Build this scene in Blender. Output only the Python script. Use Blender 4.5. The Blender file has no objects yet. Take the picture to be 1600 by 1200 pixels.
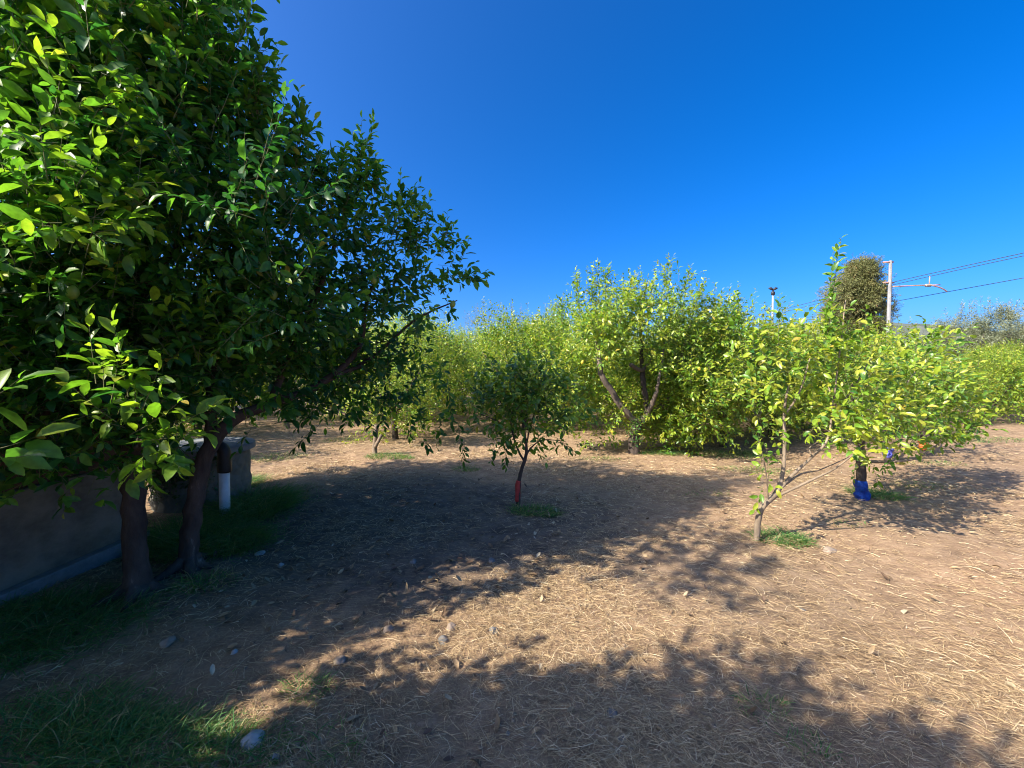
import bpy, math, random
import numpy as np
from mathutils import Vector, noise as mnoise

random.seed(7)
RNG = np.random.default_rng(11)
SC = bpy.context.scene
COL = SC.collection
R = math.radians

# ------------------------------------------------------------------ camera, sky, sun, exposure
EYE = 1.6
FPX, HORIZ = 620.0, 580.0          # focal length and horizon of the 1600x1200 photograph, in its pixels
cam_d = bpy.data.cameras.new("camera")
cam_d.sensor_width = 36.0
cam_d.lens = 36.0 * FPX / 1600.0
cam_d.clip_start = 0.05
cam_d.clip_end = 9000
cam = bpy.data.objects.new("camera", cam_d)
COL.objects.link(cam)
cam.location = (0, 0, EYE)
cam.rotation_euler = (R(90) - math.atan((600 - HORIZ) / FPX), 0, 0)
SC.camera = cam

SUN_EL = R(38)
SHD = np.array([0.885, 0.466])      # the way shadows fall on the ground
SHD = SHD / np.linalg.norm(SHD)
world = bpy.data.worlds.new("World")
SC.world = world
world.use_nodes = True
wn = world.node_tree.nodes
wl = world.node_tree.links
sky = wn.new("ShaderNodeTexSky")
sky.sky_type = 'NISHITA'
sky.sun_disc = False
sky.sun_elevation = SUN_EL
sky.sun_rotation = math.atan2(-SHD[0], -SHD[1])
sky.altitude = 300
sky.air_density = 0.7
sky.dust_density = 4.0
sky.ozone_density = 8.0
hs = wn.new("ShaderNodeHueSaturation")
hs.inputs['Saturation'].default_value = 1.27
hs.inputs['Hue'].default_value = 0.505
wl.new(sky.outputs[0], hs.inputs['Color'])
wl.new(hs.outputs[0], wn['Background'].inputs['Color'])
wn['Background'].inputs['Strength'].default_value = 0.15

sun_d = bpy.data.lights.new("sun", 'SUN')
sun_d.energy = 5.0
sun_d.angle = R(0.53)
sun_d.color = (1.0, 0.92, 0.78)
sun = bpy.data.objects.new("sun", sun_d)
COL.objects.link(sun)
sun.location = (-20, -10, 20)
sun.rotation_euler = Vector((SHD[0] * math.cos(SUN_EL), SHD[1] * math.cos(SUN_EL), -math.sin(SUN_EL))).to_track_quat('-Z', 'Y').to_euler()

SC.view_settings.view_transform = 'Standard'
SC.view_settings.look = 'None'
SC.view_settings.gamma = 1.0
SC.view_settings.exposure = 1.13
SC.render.engine = 'CYCLES'
SC.cycles.max_bounces = 6
SC.cycles.diffuse_bounces = 4
SC.cycles.transmission_bounces = 4
SC.cycles.transparent_max_bounces = 4
SC.cycles.use_denoising = True
SC.cycles.filter_width = 1.05


# ------------------------------------------------------------------ helpers
def gh(x, y):
    """height of the ground"""
    x = np.asarray(x, float); y = np.asarray(y, float)
    f = np.exp(-((x * x + y * y) / 900.0))
    return f * (0.022 * np.sin(x * 1.3 + 0.7 * y) + 0.018 * np.sin(y * 2.1 - 0.6 * x + 1.0) + 0.012 * np.sin(x * 3.7 + y * 2.9 + 2.0))


def at(px, py, dep):
    """the point of the place a pixel of the photograph shows at a depth"""
    return np.array([(px - 800.0) / FPX * dep, dep, EYE - (py - HORIZ) / FPX * dep])


def nrm(a):
    return a / (np.linalg.norm(a, axis=-1, keepdims=True) + 1e-9)


def tag(o, label=None, cat=None, group=None, kind=None):
    if label: o["label"] = label
    if cat: o["category"] = cat
    if group: o["group"] = group
    if kind: o["kind"] = kind
    return o


def empty(name, loc):
    o = bpy.data.objects.new(name, None)
    o.empty_display_size = 0.2
    o.location = tuple(float(c) for c in loc)
    COL.objects.link(o)
    return o


def link(name, me, mat, parent=None, loc=None):
    o = bpy.data.objects.new(name, me)
    if mat is not None and not me.materials:
        for m in (mat if isinstance(mat, (list, tuple)) else [mat]):
            me.materials.append(m)
    if parent is not None: o.parent = parent
    if loc is not None: o.location = tuple(float(c) for c in loc)
    COL.objects.link(o)
    return o


def np_mesh(name, co, faces, smooth=True, tint=None):
    """co (n,3); faces: list of int arrays (m,k), one per polygon size"""
    me = bpy.data.meshes.new(name)
    co = np.asarray(co, np.float32)
    me.vertices.add(len(co))
    me.vertices.foreach_set('co', co.ravel())
    faces = [np.asarray(f, np.int32) for f in faces if len(f)]
    idx = np.concatenate([f.ravel() for f in faces])
    tot = np.concatenate([np.full(len(f), f.shape[1], np.int32) for f in faces])
    start = np.concatenate([[0], np.cumsum(tot)[:-1]]).astype(np.int32)
    me.loops.add(len(idx))
    me.loops.foreach_set('vertex_index', idx)
    me.polygons.add(len(tot))
    me.polygons.foreach_set('loop_start', start)
    me.polygons.foreach_set('use_smooth', np.full(len(tot), smooth))
    if tint is not None:
        at_ = me.attributes.new('tint', 'FLOAT', 'POINT')
        at_.data.foreach_set('value', np.asarray(tint, np.float32))
    me.update(calc_edges=True)
    return me


class MB:
    def __init__(self): self.v = []; self.f = []

    def add(self, v, f):
        o = len(self.v)
        self.v += [tuple(map(float, p)) for p in v]
        self.f += [tuple(i + o for i in q) for q in f]

    def tube(self, pts, rad, sides=10, wob=0.0, cap=True, seed=0.0):
        pts = [Vector(p) for p in pts]
        n = len(pts)
        rad = list(rad) if hasattr(rad, '__len__') else [rad] * n
        t0 = (pts[1] - pts[0]).normalized()
        u = t0.orthogonal().normalized()
        V = []; F = []
        for i, p in enumerate(pts):
            a = pts[max(i - 1, 0)]; b = pts[min(i + 1, n - 1)]
            t = (b - a).normalized()
            u = (u - t * u.dot(t)).normalized()
            w = t.cross(u)
            for k in range(sides):
                an = 2 * math.pi * k / sides
                d = u * math.cos(an) + w * math.sin(an)
                r = rad[i]
                if wob: r *= 1 + wob * mnoise.noise((p + d * 0.12) * 9 + Vector((seed, 0, 0))) + 0.6 * wob * mnoise.noise((p + d * 0.1) * 24)
                V.append(p + d * r)
        for i in range(n - 1):
            for k in range(sides):
                k2 = (k + 1) % sides
                F.append((i * sides + k, i * sides + k2, (i + 1) * sides + k2, (i + 1) * sides + k))
        if cap:
            F.append(tuple(range(sides))[::-1])
            F.append(tuple((n - 1) * sides + k for k in range(sides)))
        self.add(V, F)

    def box(self, a, b):
        x0, y0, z0 = a; x1, y1, z1 = b
        self.add([(x0, y0, z0), (x1, y0, z0), (x1, y1, z0), (x0, y1, z0), (x0, y0, z1), (x1, y0, z1), (x1, y1, z1), (x0, y1, z1)],
                 [(3, 2, 1, 0), (4, 5, 6, 7), (0, 1, 5, 4), (1, 2, 6, 5), (2, 3, 7, 6), (3, 0, 4, 7)])

    def mesh(self, name, smooth=True):
        me = bpy.data.meshes.new(name)
        me.from_pydata(self.v, [], self.f)
        me.polygons.foreach_set('use_smooth', [smooth] * len(me.polygons))
        me.update()
        return me


def spline(ctrl, n):
    """Catmull-Rom through control points -> n points (any number of columns)"""
    c = np.asarray(ctrl, float)
    if len(c) == 2:
        return np.array([c[0] + (c[1] - c[0]) * t for t in np.linspace(0, 1, n)])
    P = np.vstack([2 * c[0] - c[1], c, 2 * c[-1] - c[-2]])
    out = []
    for s in np.linspace(0, len(c) - 1 - 1e-6, n):
        i = int(s); t = s - i
        a, b, d, e = P[i], P[i + 1], P[i + 2], P[i + 3]
        out.append(0.5 * ((2 * b) + (d - a) * t + (2 * a - 5 * b + 4 * d - e) * t * t + (3 * b - a - 3 * d + e) * t ** 3))
    return np.array(out)


# ------------------------------------------------------------------ materials
def mat_new(name):
    m = bpy.data.materials.new(name)
    m.use_nodes = True
    nt = m.node_tree
    return m, nt, nt.nodes, nt.links, nt.nodes['Principled BSDF']


def ramp(nodes, stops):
    r = nodes.new('ShaderNodeValToRGB')
    e = r.color_ramp.elements
    while len(e) > 1: e.remove(e[-1])
    e[0].position = stops[0][0]; e[0].color = (*stops[0][1], 1)
    for p, c in stops[1:]:
        q = e.new(p); q.color = (*c, 1)
    return r


def leaf_mat(name, stops, rough=0.38, trans=0.40, boost=2.2, warm=(1.0, 1.0, 0.45), spec=0.5):
    m, nt, N, L, P = mat_new(name)
    a = N.new('ShaderNodeAttribute'); a.attribute_name = 'tint'
    r = ramp(N, stops)
    L.new(a.outputs['Fac'], r.inputs[0])
    tc = N.new('ShaderNodeTexCoord')
    nz = N.new('ShaderNodeTexNoise'); nz.inputs['Scale'].default_value = 38; nz.inputs['Detail'].default_value = 2
    L.new(tc.outputs['Object'], nz.inputs['Vector'])
    mx = N.new('ShaderNodeMix'); mx.data_type = 'RGBA'; mx.blend_type = 'MULTIPLY'
    mr = N.new('ShaderNodeMapRange'); mr.inputs[1].default_value = 0.3; mr.inputs[2].default_value = 0.7
    mr.inputs[3].default_value = 0.72; mr.inputs[4].default_value = 1.2
    L.new(nz.outputs[0], mr.inputs[0])
    mx.inputs[0].default_value = 1.0
    L.new(r.outputs[0], mx.inputs[6]); L.new(mr.outputs[0], mx.inputs[7])
    L.new(mx.outputs[2], P.inputs['Base Color'])
    P.inputs['Roughness'].default_value = rough
    P.inputs['Specular IOR Level'].default_value = spec
    tr = N.new('ShaderNodeBsdfTranslucent')
    tm = N.new('ShaderNodeMix'); tm.data_type = 'RGBA'; tm.blend_type = 'MULTIPLY'; tm.inputs[0].default_value = 1.0
    L.new(mx.outputs[2], tm.inputs[6]); tm.inputs[7].default_value = (boost * warm[0], boost * warm[1], boost * warm[2], 1)
    L.new(tm.outputs[2], tr.inputs[0])
    ms = N.new('ShaderNodeMixShader'); ms.inputs[0].default_value = trans
    L.new(P.outputs[0], ms.inputs[1]); L.new(tr.outputs[0], ms.inputs[2])
    L.new(ms.outputs[0], N['Material Output'].inputs['Surface'])
    return m


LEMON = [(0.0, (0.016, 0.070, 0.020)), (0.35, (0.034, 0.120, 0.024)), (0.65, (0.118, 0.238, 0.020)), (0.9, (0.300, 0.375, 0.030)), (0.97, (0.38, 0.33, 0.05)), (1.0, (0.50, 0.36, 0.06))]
M_LEAF = leaf_mat('lemon leaf', LEMON, trans=0.30, boost=2.0)
M_LEAF_OLD = leaf_mat('large lemon leaf', LEMON, rough=0.42, trans=0.40, boost=2.3, warm=(0.85, 1.0, 0.5), spec=0.4)
M_PINE = leaf_mat('pine needle', [(0, (0.06, 0.075, 0.028)), (0.6, (0.15, 0.16, 0.055)), (0.9, (0.20, 0.17, 0.07)), (1, (0.24, 0.13, 0.06))], rough=0.6, trans=0.15, spec=0.2)
M_OLIVE = leaf_mat('olive leaf', [(0, (0.10, 0.125, 0.07)), (0.6, (0.17, 0.19, 0.11)), (1, (0.26, 0.26, 0.15))], rough=0.5, trans=0.2)
M_GRASS = leaf_mat('grass blade', [(0, (0.030, 0.110, 0.036)), (0.5, (0.075, 0.190, 0.050)), (0.85, (0.17, 0.25, 0.07)), (1, (0.40, 0.33, 0.17))], rough=0.5, trans=0.35, spec=0.3)
M_STRAW = leaf_mat('dry straw', [(0, (0.20, 0.125, 0.065)), (0.4, (0.44, 0.305, 0.16)), (0.75, (0.64, 0.475, 0.26)), (1, (0.76, 0.62, 0.40))], rough=0.6, trans=0.12, boost=1.0, warm=(1, 1, 1), spec=0.3)
M_DEAD = leaf_mat('dead leaf', [(0, (0.08, 0.045, 0.028)), (0.45, (0.20, 0.125, 0.06)), (0.8, (0.34, 0.24, 0.13)), (1, (0.45, 0.38, 0.25))], rough=0.6, trans=0.1, boost=1.0, warm=(1, 1, 1))


def noisy_mat(name, c1, c2, scale=8, rough=0.85, bump=0.3, bscale=40, stretch=(1, 1, 1), c3=None, c3pos=0.72, spec=0.25, dist=0.02):
    m, nt, N, L, P = mat_new(name)
    tc = N.new('ShaderNodeTexCoord')
    mp = N.new('ShaderNodeMapping'); mp.inputs['Scale'].default_value = stretch
    L.new(tc.outputs['Object'], mp.inputs[0])
    nz = N.new('ShaderNodeTexNoise'); nz.inputs['Scale'].default_value = scale; nz.inputs['Detail'].default_value = 8
    nz.inputs['Roughness'].default_value = 0.65
    L.new(mp.outputs[0], nz.inputs['Vector'])
    st = [(0.32, c1), (0.62, c2)]
    if c3: st.append((c3pos, c3))
    r = ramp(N, st); L.new(nz.outputs[0], r.inputs[0])
    L.new(r.outputs[0], P.inputs['Base Color'])
    P.inputs['Roughness'].default_value = rough
    P.inputs['Specular IOR Level'].default_value = spec
    if bump:
        n2 = N.new('ShaderNodeTexNoise'); n2.inputs['Scale'].default_value = bscale; n2.inputs['Detail'].default_value = 6
        n2.inputs['Roughness'].default_value = 0.7
        L.new(mp.outputs[0], n2.inputs['Vector'])
        b = N.new('ShaderNodeBump'); b.inputs['Strength'].default_value = bump; b.inputs['Distance'].default_value = dist
        L.new(n2.outputs[0], b.inputs['Height']); L.new(b.outputs[0], P.inputs['Normal'])
    return m


M_BARK = noisy_mat('dark bark', (0.040, 0.030, 0.025), (0.095, 0.072, 0.058), 9, 0.9, 0.7, 30, (1, 1, 0.35), (0.28, 0.24, 0.20), 0.73)
M_BARKL = noisy_mat('pale bark', (0.14, 0.105, 0.072), (0.28, 0.215, 0.15), 10, 0.85, 0.5, 35, (1, 1, 0.35), (0.40, 0.33, 0.25))
M_BARKM = noisy_mat('grey brown bark', (0.085, 0.065, 0.052), (0.18, 0.14, 0.11), 9, 0.88, 0.6, 32, (1, 1, 0.35), (0.30, 0.25, 0.20), 0.73)
M_TWIG = noisy_mat('green twig', (0.10, 0.12, 0.045), (0.20, 0.19, 0.09), 12, 0.7, 0, 30)
M_SOIL = None


def soil_mat():
    m, nt, N, L, P = mat_new('straw covered soil')
    tc = N.new('ShaderNodeTexCoord')
    def nz(scale, det=6, rgh=0.6, vec=None):
        n = N.new('ShaderNodeTexNoise'); n.inputs['Scale'].default_value = scale; n.inputs['Detail'].default_value = det
        n.inputs['Roughness'].default_value = rgh
        L.new(vec if vec is not None else tc.outputs['Object'], n.inputs['Vector'])
        return n
    big = nz(0.55, 4); mid = nz(5.0, 8, 0.7); fine = nz(70, 6, 0.75)
    r1 = ramp(N, [(0.3, (0.20, 0.138, 0.092)), (0.5, (0.315, 0.222, 0.146)), (0.7, (0.42, 0.308, 0.205))])
    L.new(mid.outputs[0], r1.inputs[0])
    r2 = ramp(N, [(0.35, (0.85, 0.83, 0.80)), (0.65, (1.12, 1.02, 0.95))]); L.new(big.outputs[0], r2.inputs[0])
    mu = N.new('ShaderNodeMix'); mu.data_type = 'RGBA'; mu.blend_type = 'MULTIPLY'; mu.inputs[0].default_value = 1
    L.new(r1.outputs[0], mu.inputs[6]); L.new(r2.outputs[0], mu.inputs[7])
    # darker soil colour over an ellipse by the big tree, with a ragged outline
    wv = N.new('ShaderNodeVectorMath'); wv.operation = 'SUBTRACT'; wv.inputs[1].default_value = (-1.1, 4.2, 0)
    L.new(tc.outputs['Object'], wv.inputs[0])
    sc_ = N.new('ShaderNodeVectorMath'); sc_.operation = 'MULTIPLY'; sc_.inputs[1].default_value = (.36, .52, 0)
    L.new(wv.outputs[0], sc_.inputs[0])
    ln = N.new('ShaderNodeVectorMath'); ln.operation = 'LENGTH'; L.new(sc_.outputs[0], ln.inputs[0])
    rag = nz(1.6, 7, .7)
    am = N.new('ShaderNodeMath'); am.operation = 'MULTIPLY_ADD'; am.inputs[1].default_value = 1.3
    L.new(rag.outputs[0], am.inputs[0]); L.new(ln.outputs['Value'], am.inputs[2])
    dark_mask = ramp(N, [(0.0, (1, 1, 1)), (.62, (1, 1, 1)), (.80, (0, 0, 0))])
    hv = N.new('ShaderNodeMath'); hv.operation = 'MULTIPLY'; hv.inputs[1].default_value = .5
    L.new(am.outputs[0], hv.inputs[0]); L.new(hv.outputs[0], dark_mask.inputs[0])
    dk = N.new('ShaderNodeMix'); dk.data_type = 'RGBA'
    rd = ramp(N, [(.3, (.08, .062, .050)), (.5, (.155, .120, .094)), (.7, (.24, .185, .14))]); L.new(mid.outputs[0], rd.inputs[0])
    L.new(dark_mask.outputs[0], dk.inputs[0]); L.new(mu.outputs[2], dk.inputs[6]); L.new(rd.outputs[0], dk.inputs[7])
    thin = ramp(N, [(.40, (.15, .15, .15)), (.58, (1, 1, 1))]); L.new(nz(1.1, 5, .65).outputs[0], thin.inputs[0])
    # flat straw flecks, three stretched directions
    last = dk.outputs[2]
    for k, (an, sx) in enumerate(((0.2, 9), (1.2, 8), (2.3, 10))):
        mp = N.new('ShaderNodeMapping'); mp.inputs['Rotation'].default_value = (0, 0, an); mp.inputs['Scale'].default_value = (sx, 130, 1)
        mp.inputs['Location'].default_value = (k * 3.1, k * 1.7, 0)
        L.new(tc.outputs['Object'], mp.inputs[0])
        n = nz(1.0, 3, 0.6, mp.outputs[0])
        rr = ramp(N, [(0.60, (0, 0, 0)), (0.68, (1, 1, 1))]); L.new(n.outputs[0], rr.inputs[0])
        mm = N.new('ShaderNodeMix'); mm.data_type = 'RGBA'
        tm = N.new('ShaderNodeMath'); tm.operation = 'MULTIPLY'
        L.new(rr.outputs[0], tm.inputs[0]); L.new(thin.outputs[0], tm.inputs[1])
        L.new(tm.outputs[0], mm.inputs[0]); L.new(last, mm.inputs[6]); mm.inputs[7].default_value = (0.52, 0.37, 0.20, 1)
        last = mm.outputs[2]
    rf = ramp(N, [(0.3, (0.72, 0.72, 0.72)), (0.7, (1.2, 1.2, 1.2))]); L.new(fine.outputs[0], rf.inputs[0])
    m3 = N.new('ShaderNodeMix'); m3.data_type = 'RGBA'; m3.blend_type = 'MULTIPLY'; m3.inputs[0].default_value = 1
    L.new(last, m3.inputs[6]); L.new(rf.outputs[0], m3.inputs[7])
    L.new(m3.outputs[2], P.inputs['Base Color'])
    P.inputs['Roughness'].default_value = 0.95; P.inputs['Specular IOR Level'].default_value = 0.1
    ad = N.new('ShaderNodeMath'); ad.operation = 'ADD'
    L.new(mid.outputs[0], ad.inputs[0]); 
    ml = N.new('ShaderNodeMath'); ml.operation = 'MULTIPLY'; ml.inputs[1].default_value = 0.35
    L.new(fine.outputs[0], ml.inputs[0]); L.new(ml.outputs[0], ad.inputs[1])
    b = N.new('ShaderNodeBump'); b.inputs['Strength'].default_value = 0.8; b.inputs['Distance'].default_value = 0.04
    L.new(ad.outputs[0], b.inputs['Height']); L.new(b.outputs[0], P.inputs['Normal'])
    return m


# ------------------------------------------------------------------ ground and hills
def build_ground():
    nr, na = 330, 640
    rr = np.concatenate([[0.0], np.geomspace(0.35, 4000, nr - 1)])
    aa = np.linspace(0, 2 * math.pi, na, endpoint=False)
    X = (rr[:, None] * np.cos(aa)).ravel(); Y = (rr[:, None] * np.sin(aa)).ravel()
    Z = gh(X, Y)
    rad = np.repeat(rr, na)
    for i in np.nonzero(rad < 14)[0]:
        v = (X[i], Y[i], 0)
        Z[i] += 0.012 * mnoise.noise((X[i] * 5, Y[i] * 5, 1)) + 0.009 * mnoise.noise((X[i] * 14, Y[i] * 14, 5)) * (rad[i] < 6)
    i = np.arange(nr - 1)[:, None]; k = np.arange(na)[None, :]; k2 = (k + 1) % na
    F = np.stack([i * na + k, (i + 1) * na + k, (i + 1) * na + k2, i * na + k2], -1).reshape(-1, 4)
    me = np_mesh('ground', np.stack([X, Y, Z], 1), [F])
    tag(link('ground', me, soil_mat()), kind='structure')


build_ground()

M_HILL = noisy_mat('scrub hillside', (0.055, 0.075, 0.060), (0.13, 0.14, 0.11), 0.012, 0.95, 0, 1, (1, 1, 1), (0.30, 0.29, 0.25), 0.74)


def build_hills():
    xs = np.linspace(-1600, 2600, 120); ys = np.linspace(0, 1, 26)
    V = []
    for t in ys:
        for x in xs:
            top = 66 + 104 * math.exp(-((x - 1150) / 620) ** 2) + 9 * mnoise.noise((x * 0.006, 3, 0)) + 5 * mnoise.noise((x * 0.03, 7, 0))
            y = 950 + 500 * t
            z = top * math.sin(min(1, t * 1.2) * math.pi / 2) + 6 * mnoise.noise((x * 0.02, y * 0.02, 0)) * t - 2
            V.append((x, y, z))
    n = len(xs)
    F = np.array([(j * n + i, j * n + i + 1, (j + 1) * n + i + 1, (j + 1) * n + i) for j in range(len(ys) - 1) for i in range(n - 1)])
    tag(link('hills', np_mesh('hills', np.array(V), [F]), M_HILL), kind='structure')


build_hills()

# ------------------------------------------------------------------ leaves
def template(fine):
    if fine:
        rows = [(0.20, 0.155), (0.48, 0.235), (0.78, 0.165)]
    else:
        rows = [(0.5, 0.235)]
    T = [(0, 0, 0)]
    for t, w in rows: T += [(-w, t, 1), (0, t, 0), (w, t, 1)]
    T.append((0, 1, 0))
    T = np.array(T, float)           # x across, y along, third: 1 on the rim
    tri = [(0, 2, 1), (0, 3, 2)]; quad = []
    for i in range(len(rows) - 1):
        a = 1 + 3 * i; b = a + 3
        quad += [(a, a + 1, b + 1, b), (a + 1, a + 2, b + 2, b + 1)]
    a = 1 + 3 * (len(rows) - 1); e = len(T) - 1
    tri += [(a, a + 1, e), (a + 1, a + 2, e)]
    return T, np.array(tri), np.array(quad).reshape(-1, 4)


def leaves_geo(P, A, Nn, size, curl, fold, fine, width=1.0):
    """P,A,Nn (n,3); returns co, tri, quad"""
    T, tri, quad = template(fine)
    A = nrm(A); Nn = nrm(Nn - A * np.sum(A * Nn, 1, keepdims=True)); X = np.cross(A, Nn)
    n, m = len(P), len(T)
    y = T[:, 1][None, :]; x = T[:, 0][None, :] * width; rim = T[:, 2][None, :]
    s = size[:, None]
    z = (-curl[:, None] * y * y + rim * np.abs(x) * fold[:, None]) * s
    yy = (y - 0.25 * curl[:, None] ** 2 * y ** 3) * s
    co = P[:, None, :] + A[:, None, :] * yy[..., None] + X[:, None, :] * (x * s)[..., None] + Nn[:, None, :] * z[..., None]
    off = (np.arange(n) * m)[:, None, None]
    return co.reshape(-1, 3), (tri[None] + off).reshape(-1, 3), (quad[None] + off).reshape(-1, 4), m


class Crown:
    """collects leafy shoots, then makes the leaf mesh and the twig mesh"""
    def __init__(self, fine=True, leaf=0.09, step=0.026, tint=0.4, width=1.0):
        self.S = []; self.fine = fine; self.leaf = leaf; self.step = step; self.tint = tint; self.width = width

    def shoot(self, p, d, length, bend=0.25, tint=None, leaf=None, bare=0.12):
        self.S.append((*p, *d, length, bend, self.tint if tint is None else tint, self.leaf if leaf is None else leaf, bare))

    def lobe(self, c, r, dens=130, up=0.55, tint=None, squash=1.0, leaf=None, reach=1.0):
        n = max(3, int(dens * r * r + 0.5))
        o = nrm(RNG.normal(size=(n, 3)))
        rad = r * (0.15 + 0.75 * RNG.random(n) ** 0.6)
        p = np.asarray(c) + o * rad[:, None] * np.array([1, 1, squash])
        d = nrm(o * 0.75 + np.array([0, 0, up]) + RNG.normal(size=(n, 3)) * 0.35)
        L = r * (0.45 + 0.6 * RNG.random(n)) * reach
        b = 0.15 + 0.25 * RNG.random(n)
        b = np.where(o[:, 2] < -0.3, -0.1, b)
        base = self.tint if tint is None else tint
        tt = base + RNG.normal(size=n) * 0.10
        for i in range(n):
            self.shoot(p[i], d[i], max(0.1, L[i]), b[i], tt[i], leaf)

    def build(self, name_prefix, mat, mat_twig, parent, origin, label=None, droop=0.18, upn=0.8, twig_r=0.0028):
        S = np.array(self.S, float)
        org = np.asarray(origin, float)
        p0, d, L, bend, tint, leaf, bare = S[:, 0:3] - org, nrm(S[:, 3:6]), S[:, 6], S[:, 7], S[:, 8], S[:, 9], S[:, 10]
        K = np.maximum(4, (L / self.step * (0.09 / 0.09)).astype(int))
        sid = np.repeat(np.arange(len(S)), K)
        kk = np.concatenate([np.arange(k) for k in K])
        n = len(sid)
        t = bare[sid] + (1 - bare[sid]) * (kk + 0.6) / K[sid]
        up = np.array([0, 0, 1.0])
        pos = p0[sid] + d[sid] * (L[sid] * t)[:, None] + up * (bend[sid] * L[sid] * t * t)[:, None]
        tan = nrm(d[sid] + up * (2 * bend[sid] * t)[:, None])
        ref = np.where(np.abs(tan[:, 2:3]) > 0.9, np.array([[1.0, 0, 0]]), np.array([[0, 0, 1.0]]))
        u = nrm(np.cross(tan, ref)); v = np.cross(tan, u)
        az = RNG.random(len(S))[sid] * 6.28 + kk * 2.4 + RNG.normal(size=n) * 0.3
        ang = R(72) - R(45) * t + RNG.normal(size=n) * 0.22
        side = u * np.cos(az)[:, None] + v * np.sin(az)[:, None]
        A = tan * np.cos(ang)[:, None] + side * np.sin(ang)[:, None]
        A[:, 2] -= droop * (0.3 + RNG.random(n)) + 0.35 * (RNG.random(n) < 0.15)
        Nn = up * upn * .75 + np.array([-SHD[0], -SHD[1], .5]) * .38 + tan * 0.3 + RNG.normal(size=(n, 3)) * 0.45
        size = leaf[sid] * (0.45 + 0.75 * RNG.random(n)) * (1.0 - 0.35 * np.clip(t - 0.75, 0, 1) * 4 * 0.7)
        keep = RNG.random(n) > 0.06
        tv = np.clip(tint[sid] + RNG.normal(size=n) * 0.11 + 0.20 * np.clip(t - 0.6, 0, 1) * 2.0, 0, 0.93)
        old = RNG.random(n)
        tv = np.where(old > 0.990, 0.95 + .05 * RNG.random(n), tv)
        co, tri, quad, m = leaves_geo((pos + A * (0.1 * size)[:, None])[keep], A[keep], Nn[keep], size[keep], (0.10 + 0.28 * RNG.random(n) + 0.5 * (RNG.random(n) < .12) * RNG.random(n))[keep],
                                      (0.25 + 0.35 * RNG.random(n))[keep], self.fine, self.width)
        # twigs
        q = np.linspace(0, 1, 4)
        rp = p0[:, None, :] + d[:, None, :] * (L[:, None] * q)[..., None] + up * (bend[:, None] * L[:, None] * q * q)[..., None]
        uu = nrm(np.cross(d, np.where(np.abs(d[:, 2:3]) > 0.9, np.array([[1.0, 0, 0]]), np.array([[0, 0, 1.0]])))); vv = np.cross(d, uu)
        rad = twig_r * (1.0 - 0.75 * q)[None, :] * (0.6 + 1.4 * L[:, None])
        ring = np.stack([uu * math.cos(a) + vv * math.sin(a) for a in (0, 2.094, 4.189)], 1)   # S,3,3
        tw = rp[:, :, None, :] + ring[:, None, :, :] * rad[:, :, None, None]
        base = (np.arange(len(S)) * 12)[:, None, None, None]
        i = np.arange(3)[None, :, None, None]; k = np.arange(3)[None, None, :, None]
        tq = np.concatenate([base + i * 3 + k, base + i * 3 + (k + 1) % 3, base + (i + 1) * 3 + (k + 1) % 3, base + (i + 1) * 3 + k], -1).reshape(-1, 4)
        nl = len(co)
        tw = tw.reshape(-1, 3)
        me = np_mesh('crown', np.concatenate([co, tw]), [tri, quad, tq + nl], True, np.concatenate([np.repeat(tv[keep], m), np.full(len(tw), .3)]))
        cr = link('crown', me, [mat, mat_twig], parent)
        me.polygons.foreach_set('material_index', np.concatenate([np.zeros(len(tri) + len(quad), np.int32), np.ones(len(tq), np.int32)]))
        if label: cr['label'] = label
        return cr


def wood(name, ctrl, parent, origin, mat, sides=10, n=None, wob=0.10, jit=0.0, seed=0):
    """a tapered limb: ctrl rows are x, y, z, radius"""
    c = np.asarray(ctrl, float)
    n = n or max(8, 5 * len(c))
    s = spline(c, n)
    p = s[:, :3] - np.asarray(origin)
    if jit:
        for i in range(1, n - 1):
            p[i] += np.array([mnoise.noise((seed + i * 0.6, 1, 0)), mnoise.noise((seed + i * 0.6, 5, 0)), 0.4 * mnoise.noise((seed + i * 0.6, 9, 0))]) * jit
    mb = MB()
    mb.tube(p, np.maximum(s[:, 3], 0.003), sides, wob, True, seed)
    if name == 'limb':
        tr = [o for o in TRUNKS if o.parent == parent]
        if tr: parent = tr[-1] if len(tr) == 1 or seed % 2 else tr[0]
    o = link(name, mb.mesh(name), mat, parent)
    if name == 'trunk': TRUNKS.append(o)
    return o


TRUNKS = []


def gpt(px, py):
    """ground point under a pixel"""
    d = EYE * FPX / (py - HORIZ)
    x = (px - 800) / FPX * d
    return np.array([x, d, float(gh(x, d))])


def row(px, py, d, r):
    return (*at(px, py, d), r)


def band(name, ctrl, parent, origin, mat, label=None):
    """a ragged wrap of cloth or tape round a trunk"""
    c = spline(ctrl, 14)
    p = c[:, :3] - np.asarray(origin)
    mb = MB()
    mb.tube(p, c[:, 3], 16, 0.35, True, 3.3)
    o = link(name, mb.mesh(name), mat, parent)
    if label: o['label'] = label
    return o


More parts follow.
